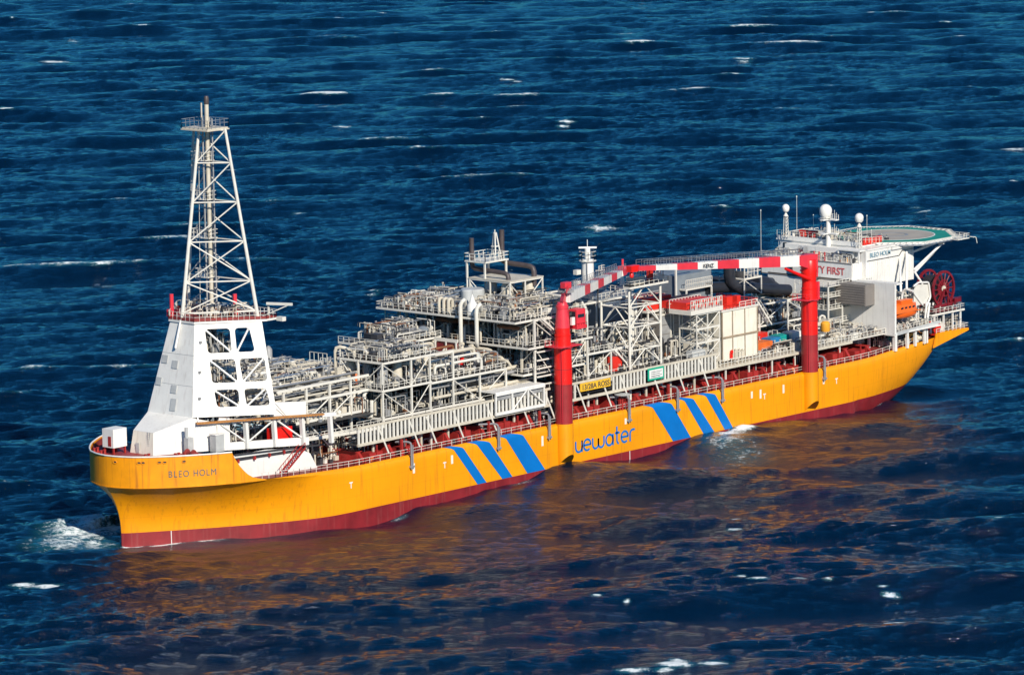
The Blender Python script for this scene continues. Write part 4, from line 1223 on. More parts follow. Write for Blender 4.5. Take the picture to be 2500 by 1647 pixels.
for x, y in ((113, .4), (113.8, 5.5), (119.6, .2), (119.4, 5.5)):
    mb = MB(); mb.lathe((x, y, 33.7), [(1.1, 0), (1.25, .3), (1.25, 3.2), (.8, 4.0), (.6, 4.6)], 14); build('silencer_drum', mb, R.choice([LGR, CRM, CRM]), ex, smooth=True)
mb = MB(); mb.lathe((108.0, 5.6, 33.7), [(2.5, 0), (2.5, 2.9), (2.3, 3.1)], 20); build('silencer_drum', mb, LGR, ex, smooth=True)
mb = MB(); mb.lathe((109.0, 10.2, 33.7), [(1.3, 0), (1.3, 2.2)], 14); build('silencer_drum', mb, GYS, ex, smooth=True)
clut(ex, 109, 123, -3.5, 10, 33.7, 2.2, 60, seed=71)
mb = MB(); mb.pipe([(124, -5, 33), (125.5, -6, 35.2), (127, -7, 34), (128.5, -8, 31)], .3, 8); build('bent_pipe', mb, WTR, ex, smooth=True)

# ------------------------------------------------------------------ slatted pipe rack along the port side
pr_ = thing('pipe_rack', 'long cream slatted pipe rack running along the port side above the red deck', 'pipe rack', (100, -18, 15))
def rz_(x): return 15.0+.004*(x-46)
for a, b in ((46, 66), (66, 84), (84, 103.5), (108.2, 126), (126, 144), (144, 158.5)):
    for z, w in ((0, .55), (3.4, .45)):
        mb = MB(); mb.beam((a, -19.3, rz_(a)+z), (b, -19.3, rz_(b)+z), .4, w); build('chord', mb, CRM, pr_)
    mb = MB(); mb.box(a, b, -19.1, -16.2, rz_(a)-.1, rz_(a)+.1); build('floor_plate', mb, GRT, pr_)
    mb = MB(); mb.beam((a, -16.2, rz_(a)), (b, -16.2, rz_(b)), .3, .5); build('chord', mb, CRM, pr_)
    for k in range(5):
        y = -18.6+.55*k; z = 15.8+.5*(k % 3)+rz_(a)-15
        mb = MB(); mb.tube((a, y, z), (b, y, z), .16+.05*(k % 2), 6); build('pipe', mb, [DRK, GRY, DRK, DRK, CRM][k], pr_)
    mb = MB(); mb.rail([(a, -19.2, rz_(a)+3.6), (b, -19.2, rz_(b)+3.6)], 1.0, 2.0, .07, mid=False); build('guard_rail', mb, WTR, pr_)
sl_ = None; x = 46.3
while x < 158:
    if not (103.2 < x < 108.4) and not (111.6 < x < 122.8) and not (133.8 < x < 140.2):
        p = (x, -19.33, rz_(x)+.25)
        if sl_ is None:
            mb = MB(); mb.box(x-.23, x+.23, -19.47, -19.2, p[2], p[2]+2.95); sl_ = build('slat', mb, WTR, pr_, base=p)
        else: again(sl_, p)
    x += 1.12
for x in (52, 61, 66, 74, 84, 94, 102, 112, 120, 126, 136, 144, 152):
    mb = MB(); mb.tube((x, -19.2, rz_(x)+3.0), (x+2.6, -19.6, 12.2), .2, 6); build('brace', mb, WTR, pr_)
    mb = MB(); mb.beam((x, -17.8, 11.3), (x, -17.8, rz_(x)), .35); build('support_post', mb, CRM, pr_)
# plain railed continuation aft
mb = MB(); mb.box(158.5, 206, -18.6, -13.0, 15.3, 15.5); mb.beam((158.5, -18.7, 15.25), (206, -18.7, 15.25), .3, .55); build('floor_plate', mb, CRM, pr_)
mb = MB(); mb.rail([(160, -18.6, 15.5), (185.4, -18.6, 15.5)], 1.5, 1.2, .12); mb.rail([(190, -18.6, 15.5), (206, -18.6, 15.5)], 1.5, 1.2, .12); build('guard_rail', mb, WTR, pr_)
for x in range(162, 207, 8):
    mb = MB(); mb.beam((x, -18.3, 11.6), (x, -18.3, 15.2), .28); build('support_post', mb, WTR, pr_)
clut(pr_, 148, 160, -18.9, -16, 15.4, 3.4, 60, seed=81)
clut(pr_, 176, 206, -17, -12.8, 15.6, 2.2, 90, seed=82)
clut(pr_, 46, 206, -17.5, -13, 11.5, 3.0, 60, seed=83)

sh = thing('rack_shelter', 'flat white roofed shelter with truss sides built over the pipe rack', 'shelter', (93, -15, 15.4))
mb = MB(); mb.box(86, 101.2, -20.0, -7.5, 19.9, 20.15); build('roof', mb, WHT, sh)
for k in range(4):
    mb = MB(); mb.box(87.2+k*3.6, 89.6+k*3.6, -16.5, -10.2, 20.15, 20.25); build('roof_panel', mb, CRM, sh)
for x in (86.2, 91.2, 96.1, 101):
    mb = MB(); mb.beam((x, -19.9, 15.6), (x, -19.9, 19.9), .32); build('post', mb, WHT, sh)
    mb = MB(); mb.beam((x, -7.7, 18.6), (x, -7.7, 19.9), .32); build('post', mb, WHT, sh)
mb = MB(); mb.beam((86, -19.9, 15.7), (101.2, -19.9, 15.7), .35, .6); build('sill_beam', mb, WHT, sh)
mb = MB(); mb.beam((86, -20, 19.7), (101.2, -20, 19.7), .3, .6); build('eaves_beam', mb, WHT, sh)
for p, q in (((91.3, 16), (96, 19.7)), ((96, 19.7), (101, 16))):
    mb = MB(); mb.tube((p[0], -19.95, p[1]), (q[0], -19.95, q[1]), .15, 6); build('brace', mb, WHT, sh)
mb = MB(); mb.box(86.3, 101, -19.6, -19.4, 18.4, 19.4); build('awning', mb, GRY, sh)

sg = thing('field_sign', 'yellow board reading 13/28A ROSS on the pipe rack beside the forward crane', 'sign', (117.4, -19.5, 17))
mb = MB(); mb.box(112.6, 122.2, -19.75, -19.6, 16.75, 18.45); sb_ = build('sign_board', mb, SGY, sg)
glyphs('13/28A ROSS', 1.55, (113.0, -19.79, 17.05), (1,0,0), (0,0,1), INK, 'lettering', sb_, .03, xscale=1.03)
sg = thing('notice_sign', 'green framed white notice board on the slatted pipe rack', 'sign', (137, -19.5, 16))
mb = MB(); mb.box(134.4, 139.6, -19.75, -19.6, 16.1, 18.7); build('sign_frame', mb, SGG, sg)
mb = MB(); mb.box(134.8, 139.2, -19.8, -19.72, 16.5, 18.3); sb_ = build('sign_panel', mb, WHT, sg)
mb = MB()
for k, z in enumerate((17.85, 17.45, 17.05, 16.75)): mb.box(135.3, 138.8-(k % 2)*.6, -19.83, -19.79, z-.06, z+.06)
build('print_line', mb, INB, sb_, kind='stuff')

# ------------------------------------------------------------------ boom rest tower and the equipment near the forward crane
br_ = thing('boom_rest_tower', 'open white cross-braced tower with a railed platform under the crane boom tip', 'boom rest tower', (137, -13, 19))
XS, YS = (131.8, 142.0), (-17, -9.3); ZL = [19.0, 22.5, 27.4, 31.6, 36.0]
for x in XS:
    for y in YS:
        mb = MB(); mb.tube((x, y, 11.4), (x, y, 36 if y < -10 else 32.4), .27, 8); build('column', mb, WTR, br_, smooth=True)
mb = MB(); mb.tube((137, -13, 19), (137, -13, 36), .25, 8); build('column', mb, WTR, br_)
for a, b in zip(ZL, ZL[1:]):
    for (p, q) in (((XS[0], YS[0]), (XS[1], YS[0])),) if b > 33 else (((XS[0], YS[0]), (XS[1], YS[0])), ((XS[0], YS[0]), (XS[0], YS[1])), ((XS[1], YS[0]), (XS[1], YS[1])), ((XS[0], YS[1]), (XS[1], YS[1]))):
        m_ = ((p[0]+q[0])/2, (p[1]+q[1])/2)
        mb = MB(); mb.tube((p[0], p[1], b), (q[0], q[1], b), .16, 6); build('cross_member', mb, WTR, br_)
        for e in (p, q):
            mb = MB(); mb.tube((e[0], e[1], a), (m_[0], m_[1], b), .14, 6); build('brace', mb, WTR, br_)
    if b > 33: continue
    mb = MB(); mb.tube((XS[0], YS[0], b), (XS[1], YS[1], b), .11, 6); mb.tube((XS[0], YS[1], b), (XS[1], YS[0], b), .11, 6); build('plan_brace', mb, WTR, br_)
deck(br_, 131.0, 143.4, -18.0, -14.4, 36.2)
for x in XS:
    mb = MB(); mb.tube((x, -14.6, 36), (x, -9.3, 32.2), .16, 6); build('brace', mb, WTR, br_)
mb = MB(); mb.box(133.5, 137, -16.9, -14.8, 36.3, 37.9); mb.rail([(133.5, -16.9, 37.9), (137, -16.9, 37.9)], 1.2, .8, .1); build('boom_cradle', mb, CRM, br_)
mb = MB(); mb.tube((131.8, -15.2, 36.3), (131.8, -15.2, 39.4), .6, 8, .1); build('rest_horn', mb, WTR, br_)
mb = MB(); mb.box(140.2, 141.2, -15.8, -14.8, 36.3, 39.2); build('service_locker', mb, FRD, br_)
mb = MB(); mb.rail([(141.4, -17, 36.3), (143, -17, 36.3), (143, -15, 36.3)], 2.6, 1.0, .12); build('service_rail', mb, WTR, br_)
# platform beside the crane
cp = thing('crane_platform', 'white railed platform on V braces just aft of the forward crane pedestal', 'platform', (121, -12, 19))
deck(cp, 110.5, 127.5, -16.2, -4, 23.6)
frame(cp, [112, 119.5, 127], [-15.9, -4.5], [18.6, 23.4], .36, seed=8, ground=11.4)
clut(cp, 111, 127, -15.5, -4.5, 23.7, 4.2, 150, seed=91, pipe_r=(.08, .3))
clut(cp, 111, 150, -16, -4, 18.6, 4.4, 260, seed=92, pipe_r=(.08, .3))
mb = MB(); mb.box(110, 160, -16, 14, 18.3, 18.5); build('deck_plate', mb, GRT, cp)
stairs(cp, (127.6, -15.4, 23.6), (133.5, -15.4, 18.6), 1.2)
for k in range(6):
    x, y = R.uniform(113, 126), R.uniform(-14, -6)
    mb = MB(); mb.lathe((x, y, 23.7), [(.4, 0), (.9, .2), (.9, 2.4), (.3, 3.0)], 10); build('vessel', mb, R.choice([DRK, BLK, GRY, CRM]), cp, smooth=True)
mb = MB(); mb.lathe((117.5, -14.2, 23.7), [(.5, 0), (.55, .2), (.55, 1.6), (.3, 1.9)], 10); build('fire_drum', mb, CRD, cp)
mb = MB(); mb.box(128, 131, -15.5, -13, 18.6, 21.6); build('fire_locker', mb, FRD, cp)
bulk(cp, 112, 126, -11, -5, 23.7, 3.6, 6, 331); bulk(cp, 112, 150, -11, 4, 18.6, 4.5, 16, 332)
# generator module behind
gm = thing('generator_module', 'blue-grey panelled turbine housing among pipes behind the boom rest tower', 'generator module', (144, 0, 18.5))
mb = MB(); mb.box(138, 150, -3, 7.5, 19, 31.5); build('housing', mb, GYS, gm)
for k in range(5):
    mb = MB(); mb.box(137.8, 138, -2.6+k*2.1, -.9+k*2.1, 25, 31); build('housing_panel', mb, MATS['blue_grey_panel'], gm)
mb = MB(); mb.rail([(138, -3, 31.5), (150, -3, 31.5), (150, 7.5, 31.5), (138, 7.5, 31.5)], 1.2, 1.4, .1, closed=True); build('roof_railing', mb, WTR, gm)
clut(gm, 128, 138, -4, 14, 18.6, 9, 110, seed=93, pipe_r=(.1, .35))
clut(gm, 139, 152, -8.5, -3.5, 18.6, 8, 100, seed=94, pipe_r=(.1, .35))
for k in range(4):
    mb = MB(); mb.pipe([(128+k, -3, 31+.6*k), (128+k, 12, 31+.6*k)], .35, 8); build('header_pipe', mb, [WTR, CRM, GRY, WTR][k], gm, smooth=True)
for k in range(3):
    mb = MB(); mb.tube((143.5+1.6*k, -7.5, 19), (143.5+1.6*k, -7.5, 31), .4, 8); build('tall_pipe', mb, [CRM, WTR, DRK][k], gm, smooth=True)
frame(gm, [126.5, 137, 151], [-3.5, 8, 14], [18.6, 25, 31.4], .36, seed=9)

# white cylindrical radar mast behind the booms
wm = thing('radar_mast', 'thick white cylindrical mast with a railed cage and radar bar behind the forward boom', 'mast', (146, 6, 18.5))
mb = MB(); mb.tube((146, 6.5, 19), (146, 6.5, 38.6), 1.3, 18); build('mast_tube', mb, WHT, wm, smooth=True)
mb = MB(); mb.tube((144.75, 5.6, 24), (144.75, 5.6, 38), .12, 6); build('cable_duct', mb, GRY, wm)
mb = MB(); mb.lathe((146, 6.5, 38.2), [(1.9, 0), (1.9, .15)], 14)
mb.rail([(146+1.8*math.cos(a), 6.5+1.8*math.sin(a), 38.35) for a in [i*math.pi/4 for i in range(8)]], 1.9, 1.2, .1, closed=True); build('mast_cage', mb, WTR, wm)
mb = MB(); mb.tube((146, 6.5, 38.3), (146, 6.5, 41), .6, 10); mb.beam((144.2, 7.5, 41.2), (147.8, 5.5, 41.0), .3, .35); mb.tube((146, 6.5, 40.9), (146, 6.5, 42.8), .08, 5); build('radar_bar', mb, WHT, wm)
mb = MB(); mb.tube((148.2, 5.2, 30), (148.2, 5.2, 37), .07, 5)
for z in (32, 34.5, 36): mb.box(147.2, 149.2, 4.4, 5.4, z, z+.12); mb.rail([(147.2, 4.4, z), (149.2, 4.4, z), (149.2, 5.4, z)], 1.1, .8, .08)
for z in (33, 35.4): mb.box(143.2, 144.6, 7.2, 8.2, z, z+1.0)
build('side_platform', mb, WTR, wm, kind='stuff')
mb = MB(); mb.lathe((152.5, 12, 31), [(.5, 0), (.5, 4), (.42, 4.4)], 10); vp = build('vent_pipe', mb, MATS['cream_paint']); tag(vp, 'short cream vent pipe standing beside the white radar mast', 'vent pipe')

# ------------------------------------------------------------------ cream container block with scaffold stair tower
TNP = mat('tan_steel', (0.36, 0.28, 0.19), 0.6, 0.3, 0.6, rust=0.3)
cb = thing('container_block', 'cream corrugated container block with red equipment on its roof beside the aft crane', 'container block', (168, -9, 16))
XB, ZBk = [162.7, 166.2, 170.4, 174.7], [16.3, 18.9, 22.2, 27.0]
for zi, (za, zb2) in enumerate(((16.3, 21.3), (21.5, 27.0))):
    for xa, xb in zip(XB, XB[1:]):
        mb = MB(); mb.box(xa+.08, xb-.08, -16.9, -6.0, za, zb2)
        nn = 9
        for k in range(nn):
            c = xa+.3+(xb-xa-.6)*k/(nn-1); mb.box(c-.09, c+.09, -16.98, -16.9, za+.3, zb2-.3)
        build('container', mb, CRW, cb)
for xa in XB:
    mb = MB(); mb.box(xa-.12, xa+.12, -17.03, -16.8, 16.2, 27.1); build('corner_post', mb, TNP, cb)
mb = MB(); mb.box(162.5, 174.9, -17.1, -16.85, 21.2, 21.6); build('stacking_seam', mb, TNP, cb)
mb = MB(); mb.box(162.3, 175.0, -17.15, -5.8, 27.02, 27.35); build('roof_edge', mb, WTR, cb)
mb = MB(); mb.box(162.9, 174.5, -15.8, -6.2, 27.36, 27.9); build('roof_coating', mb, FRD, cb)
r = random.Random(12)
for k in range(13):
    x, y = r.uniform(163.2, 173.8), r.uniform(-15, -7); a = r.uniform(.5, 1.2)
    mb = MB(); mb.box(x-a, x+a, y-.6, y+.6, 27.8, 28.3+r.uniform(.2, 1.5)); build('red_roof_unit', mb, FRD, cb)
mb = MB(); mb.rail([(162.6, -17, 27.35), (174.8, -17, 27.35), (174.8, -6, 27.35)], 1.3, 1.2, .1); build('roof_railing', mb, FRD, cb)
mb = MB(); mb.rail([(168.5, -17.05, 27.35), (174.8, -17.05, 27.35)], 1.2, 2.0, .12); build('white_railing', mb, WTR, cb)
mb = MB(); mb.box(165, 165.6, -17.4, -17.05, 16.6, 17.9); mb.lathe((165.3, -17.4, 17.9), [(.35, 0), (.35, .5), (.1, .7)], 8); build('fire_point', mb, CRD, cb)
for k in range(10):
    x = 166.5+r.uniform(0, 3.4); mb = MB(); mb.pipe([(x, -17.4, 15.6), (x, -17.4, 16.5+r.uniform(.4, 2.8)), (x+.5, -17.2, 18)], .09, 5); build('small_pipe', mb, CRM, cb)
st_ = thing('stair_tower', 'white scaffold stair tower with a boarded top landing next to the cream container block', 'stair tower', (157.5, -14, 15.5))
frame(st_, [153.7, 157.4, 161.4], [-17.2, -12.5], [15.6, 18.6, 21.6, 24.6, 27.8], .26, seed=10)
mb = MB(); mb.box(151.4, 162.2, -17.6, -11.5, 27.7, 28.6); build('top_landing', mb, WTR, st_)
mb = MB(); mb.rail([(151.5, -17.5, 28.6), (162, -17.5, 28.6)], 2.2, .75, .13); build('landing_railing', mb, WTR, st_)
mb = MB(); mb.rail([(151.5, -11.6, 28.6), (162, -11.6, 28.6)], 2.0, 1.0, .12)
for k in range(8): mb.beam((152+k*1.2, -17.5, 28.6), (152.7+k*1.2, -17.5, 30.8), .13)
build('landing_frame', mb, WTR, st_)
mb = MB(); mb.box(152, 162, -15.8, -7, 28.65, 30.2); build('red_roof_unit', mb, FRD, st_)
for k in range(4): stairs(st_, (154 if k % 2 else 161, -15, 15.6+3*k), (161 if k % 2 else 154, -15, 18.6+3*k), 1.0)
mb = MB(); mb.box(150.5, 155, -18.5, -16.9, 18.3, 20.2); build('grey_locker', mb, LGR, st_)
# louvred cabins
for (x0, x1, lab) in ((157.0, 160.2, 'grey louvred cabin left of the scaffold stair tower, the nearer of two'), (161.0, 164.0, 'grey louvred cabin half hidden behind the scaffold stair tower')):
    lc = thing('louvred_cabin', lab, 'cabin', ((x0+x1)/2, -5, 18.5), 'louvred cabins amidships')
    mb = MB(); mb.box(x0-6, x1-6, -9.5, -3, 20.5, 27.0); cbd = build('cabin_body', mb, BRG, lc)
    for k in range(3):
        mb = MB(); mb.box(x0-5.9, x1-6.1, -9.58, -9.5, 21+2*k, 22.8+2*k); build('louvre', mb, MATS['grey_steel'], cbd)
    mb = MB(); mb.box(x0-6.1, x1-5.9, -9.7, -2.8, 27.0, 27.3); mb.rail([(x0-6, -9.5, 27.3), (x1-6, -9.5, 27.3)], 1.2, .9, .1); build('cabin_roof', mb, WTR, lc)
    for xx in (x0-6, x1-6):
        mb = MB(); mb.beam((xx, -9.62, 18.6), (xx, -9.62, 27), .28); build('cabin_post', mb, WTR, lc)
fl_ = thing('fire_pump_skid', 'red fire equipment skid on a deck between the boom rest tower and the stair tower', 'pump skid', (152, -5, 27))
mb = MB(); mb.box(148.5, 156.5, -8, -3, 28.3, 30.9); build('skid_body', mb, FRD, fl_)
mb = MB(); mb.box(147.5, 157.5, -8.8, -2.4, 27.9, 28.25); mb.beam((148, -8.5, 18.6), (148, -8.5, 28), .3); mb.beam((157, -8.5, 27.4), (157, -8.5, 28), .3); build('skid_deck', mb, WTR, fl_)
clut(fl_, 148, 157, -8.4, -2.6, 28.3, 3.2, 30, seed=101)

# ------------------------------------------------------------------ turbine ducts
td = thing('exhaust_duct_group', 'big black lagged turbine ducts lying between the container block and the accommodation block', 'exhaust ducts', (188, 0, 18.5))
def lag(name, pts, r_, m): 
    mb = MB(); mb.pipe(pts, r_, 14); build(name, mb, m, td, smooth=True)
lag('duct', [(176, -1.5, 29.4), (182, -1.5, 29.0), (204, -2.5, 25.8)], 1.25, BLK)
lag('duct', [(178, 4.5, 29.5), (188, 4.5, 29.0), (206, 4.0, 26.5)], 1.35, BLK)
lag('duct', [(182.5, -3, 33.5), (182.5, -3, 30), (186, -4.5, 28)], 1.3, BLK)
lag('duct', [(190, 0, 31.5), (190, 0, 29), (194, -2, 27)], 1.3, DRK)
lag('duct', [(196, 1, 28), (200, 1, 27.5), (206, 1, 24)], 1.8, BLK)
mb = MB(); mb.tube((178.5, .5, 26), (178.5, .5, 34.6), 1.3, 16); mb.lathe((178.5, .5, 30.5), [(1.45, 0), (1.45, .3)], 16); build('steel_stack', mb, GAL, td, smooth=True)
mb = MB(); mb.box(166, 178, -1.5, 6, 24, 33.2); build('duct_housing', mb, GYS, td)
mb = MB(); mb.box(167, 176, -3.4, -1.6, 30.0, 30.3); mb.rail([(167, -3.4, 30.3), (176, -3.4, 30.3)], 2.0, .7, .12); mb.beam((167.2, -3.4, 24), (167.2, -3.4, 30), .3); mb.beam((175.8, -3.4, 24), (175.8, -3.4, 30), .3); mb.beam((165.6, -1.8, 26), (165.6, -1.8, 35), .35); mb.beam((165.6, -1.8, 34.8), (172, -1.8, 34.6), .35); build('duct_platform', mb, WTR, td)
frame(td, [184, 190], [-6, 1], [27, 31], .26, seed=13)
mb = MB(); mb.rail([(184, -6, 31), (190, -6, 31), (190, 1, 31)], 2.2, 1.2, .12); build('duct_railing', mb, WTR, td)
frame(td, [178, 186, 196, 205], [-8.5, 2], [15.5, 20.5, 25.2], .42, seed=14)
mb = MB(); mb.box(176, 207, -8.5, 12, 20.3, 20.5); build('deck_plate', mb, GRT, td)
mb = MB(); mb.box(176, 207, -12, 12, 15.3, 15.5); build('deck_plate', mb, GRT, td)
clut(td, 176, 206, -8, 6, 20.6, 4.2, 160, seed=111, pipe_r=(.1, .4))
clut(td, 176, 212, -12, 4, 15.6, 3.8, 200, seed=112, pipe_r=(.1, .35))
stairs(td, (183, -9.4, 27), (188.5, -9.4, 20.6), 1.2)
# deck containers
def ccont(name, lab, x0, x1, y0, y1, z0, z1, m, grp='cargo containers beside the aft crane'):
    t = thing(name, lab, 'container', ((x0+x1)/2, (y0+y1)/2, z0), grp)
    mb = MB(); mb.box(x0, x1, y0, y1, z0+.15, z1); ctb = build('container_body', mb, m, t)
    mb = MB(); k = x0+.25
    while k < x1-.15: mb.box(k, k+.14, y0-.07, y0, z0+.3, z1-.15); k += .42
    build('corrugation', mb, m, ctb)
    mb = MB(); mb.box(x0+.1, x1-.1, y0+.1, y1-.1, z0, z0+.15); build('container_base', mb, DRK, t)
ccont('cargo_container', 'orange cargo container standing on the side deck just aft of the cream block', 177.2, 182.2, -15.2, -12.4, 15.5, 18.3, OCN)
ccont('cargo_container', 'blue cargo container between the orange one and the teal one', 182.8, 186.3, -14.2, -11.6, 15.5, 18.5, BCN)
ccont('cargo_container', 'teal cargo container next to the white corrugated one', 186.8, 190.0, -13.6, -11.0, 15.5, 18.6, TCN)
ccont('cargo_container', 'white corrugated cargo container nearest the aft crane pedestal', 190.4, 194.2, -14.2, -11.4, 15.5, 18.9, WHT)
ccont('cargo_container', 'red topped cargo container lying behind the blue one', 180.0, 186, -10.8, -8.4, 15.5, 19.3, FRD)
ccont('cargo_container', 'second blue cargo container stacked behind the orange one', 176.6, 179.8, -11.2, -8.6, 15.5, 18.8, BCN)
dr_ = thing('amber_drum', 'amber drum tank on a pale frame just aft of the aft crane', 'drum', (203, -13.5, 15.5))
mb = MB(); mb.lathe((203, -13.6, 17.5), [(.9, 0), (1.05, .2), (1.05, 1.9), (.7, 2.3), (.1, 2.4)], 14); build('drum_body', mb, TYR, dr_, smooth=True)
mb = MB(); mb.box(201.8, 204.2, -14.8, -12.4, 15.5, 15.8); [mb.beam((203+a, -13.6+b, 15.6), (203+a, -13.6+b, 17.6), .2) for a in (-.9, .9) for b in (-.9, .9)]; build('drum_frame', mb, CRM, dr_)

# ------------------------------------------------------------------ pedestal cranes
def pedestal(t, cx, cy):
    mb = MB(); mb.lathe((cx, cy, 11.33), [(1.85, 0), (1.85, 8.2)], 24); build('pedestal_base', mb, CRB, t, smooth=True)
    mb = MB(); mb.lathe((cx, cy, 19.53), [(1.87, 0), (1.85, 4.0), (1.75, 7.6)], 24); build('pedestal_column', mb, CRD, t, smooth=True)
    mb = MB(); mb.lathe((cx, cy, 27.0), [(1.75, 0), (2.15, .05), (2.15, .3), (1.75, .35)], 24); build('slewing_ring', mb, RPK, t, smooth=True)
    mb = MB(); mb.lathe((cx, cy, 27.35), [(1.72, 0), (1.65, 2.1), (1.72, 2.15), (1.72, 2.4), (1.6, 2.45), (1.55, 3.8)], 24); build('pedestal_top', mb, CRD, t, smooth=True)
    mb = MB()
    for s in (-.25, .25): mb.beam((cx-1.75, cy-.95+s, 11.5), (cx-1.72, cy-.95+s, 26.9), .07)
    for k in range(36): mb.beam((cx-1.74, cy-1.2, 11.9+k*.42), (cx-1.74, cy-.7, 11.9+k*.42), .05)
    build('pedestal_ladder', mb, RPK, t)
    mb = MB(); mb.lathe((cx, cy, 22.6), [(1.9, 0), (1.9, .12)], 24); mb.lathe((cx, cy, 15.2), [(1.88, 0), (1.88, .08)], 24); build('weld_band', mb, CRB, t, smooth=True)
def boom_box(mb, p, q, h0, h1, w, m):
    p, q = V3(p), V3(q); d = (q-p); s = Vector((d.y, -d.x, 0)).normalized()*w/2
    mb._add([p-s+Vector((0,0,-h0/2)), p+s+Vector((0,0,-h0/2)), p+s+Vector((0,0,h0/2)), p-s+Vector((0,0,h0/2)),
             q-s+Vector((0,0,-h1/2)), q+s+Vector((0,0,-h1/2)), q+s+Vector((0,0,h1/2)), q-s+Vector((0,0,h1/2))],
            [(0,3,2,1),(4,5,6,7),(0,1,5,4),(1,2,6,5),(2,3,7,6),(3,0,4,7)], m)
def boom(t, heel, tip, cuts, h0, h1, w, first):
    heel, tip = V3(heel), V3(tip); L = (tip-heel).length
    cuts = [c/L for c in cuts]+[1.0]; a = 0.0; k = first
    for c in cuts:
        mb = MB(); boom_box(mb, heel.lerp(tip, a), heel.lerp(tip, c), h0+(h1-h0)*a, h0+(h1-h0)*c, w, 0)
        build('boom_section', mb, RPK if k else WHT, t, label='red boom section' if k else 'white boom section'); a = c; k = 1-k
    d = (tip-heel).normalized(); s = Vector((d.y, -d.x, 0)).normalized()
    mb = MB()
    for sg in (-1, 1):
        pts = [heel.lerp(tip, f)+s*sg*(w/2+.1)+Vector((0,0,(h0+(h1-h0)*f)/2)) for f in (0.02, .34, .67, .97)]
        mb.rail(pts, 1.2, 1.8, .07)
    build('boom_walkway', mb, GAL, t)
    return d, s
c1 = thing('pedestal_crane', 'forward red pedestal crane with its striped boom laid away from the viewer over the modules', 'crane', (105.8, -21, 11.3), 'red pedestal cranes')
pedestal(c1, 105.8, -21)
mb = MB(); mb.lathe((105.8, -21, 31.15), [(1.55, 0), (1.2, 3.9), (1.3, 3.95), (1.3, 4.6), (1.15, 4.65), (1.0, 5.2)], 20); build('slewing_column', mb, RPK, c1, smooth=True)
mb = MB(); mb.ext([(105.0, -21.9, 35.6), (105.0, -21.9, 36.6), (108.2, -20.0, 38.9), (109.4, -19.3, 38.6), (107.6, -20.4, 35.8)], (.8, 1.5, 0)); build('boom_bracket', mb, RPK, c1)
H1, T1 = (108.6, -19.6, 37.0), (161.4, 9.7, 33.9)
d1, s1 = boom(c1, H1, T1, [15.0, 20.6, 29.0, 35.0, 43.5, 49.5, 54.5], 2.3, 1.3, 1.9, 0)
mb = MB(); mb.lathe((108.2, -20.6, 38.6), [(.2, 0), (.9, .05), (.9, .15), (.55, .2), (.55, 1.7), (.9, 1.75), (.9, 1.85), (.2, 1.9)], 14, axis='y'); mb.box(107.2, 109.4, -21.2, -18.6, 38.0, 38.5); build('hoist_winch', mb, GRY, c1, smooth=True)
mb = MB(); mb.rail([(106, -22, 38.2), (110, -19.8, 38.4)], 1.3, 1.0, .09); mb.box(107, 109, -20.8, -19.6, 39.0, 40.2); build('winch_guard', mb, RPK, c1)
mb = MB(); mb.box(108.4, 111.2, -22.6, -20.4, 31.2, 34.6); mb.box(108.2, 111.4, -22.8, -20.2, 30.6, 31.2); cab = build('operator_cab', mb, RPK, c1)
mb = MB(); mb.box(108.32, 108.42, -22.3, -20.8, 32.6, 34.2); mb.box(108.8, 110.8, -22.65, -22.58, 32.9, 33.6); build('cab_window', mb, GLS, cab)
mb = MB(); mb.rail([(108.2, -22.8, 30.6), (111.4, -22.8, 30.6), (111.4, -20.2, 30.6)], 1.2, .8, .08); build('cab_railing', mb, RPK, cab)
mb = MB(); mb.box(106.9, 107.8, -22.7, -22.2, 31.6, 33.2); build('floodlight_box', mb, WHT, c1)
mb = MB(); mb.box(102.4, 109.2, -23.4, -19.0, 27.36, 27.5); mb.rail([(102.4, -19.2, 27.5), (102.4, -22.6, 27.5)], 1.2, 1.1, .08); build('access_platform', mb, RPK, c1)
mb = MB(); p = V3(T1)+Vector((0,0,.5)); mb.box(p.x-.8, p.x+.8, p.y-.8, p.y+.8, p.z-.8, p.z+.7); mb.tube(p+Vector((0,0,.6)), p+Vector((0,0,2.2)), .25, 6); build('boom_head', mb, RPK, c1)
mb = MB(); q = V3(H1)+d1*33; mb.tube(q+Vector((0,0,-1)), (q.x, q.y, 23), .16, 6); build('hoist_rope', mb, DRK, c1)
c2 = thing('pedestal_crane', 'aft red pedestal crane whose red and white boom lies level along the port side', 'crane', (187.8, -21, 11.3), 'red pedestal cranes')
pedestal(c2, 187.8, -21)
mb = MB(); mb.lathe((187.8, -21, 31.15), [(1.55, 0), (1.75, 2.0), (1.75, 4.6), (1.6, 4.8)], 20); build('slewing_column', mb, CRD, c2, smooth=True)
mb = MB(); mb.ext([(189.7, -22.0, 31.9), (189.7, -22.0, 37.0), (183.2, -22.0, 37.3), (183.2, -22.0, 35.2), (186.3, -22.0, 34.2)], (0, 2.0, 0)); build('boom_bracket', mb, RPK, c2)
mb = MB(); mb.tube((187.0, -21.9, 31.7), (178.6, -21.7, 35.0), .45, 8, .3); build('luffing_ram', mb, CRD, c2, smooth=True)
H2, T2 = (183.6, -21, 36.15), (129.6, -20.6, 40.6)
boom(c2, H2, T2, [7.0, 14.3, 21.1, 28.3, 34.9, 41.7, 48.6], 2.5, .9, 2.0, 0)
mb = MB(); mb.box(127.6, 130.2, -21.3, -19.9, 40.0, 41.3); build('boom_head', mb, CRD, c2)
mb = MB(); mb.lathe((128.4, -20.6, 38.6), [(.1, 0), (.45, .3), (.45, 1.0), (.2, 1.3)], 10); build('hook_block', mb, CRD, c2, smooth=True)
mb = MB()
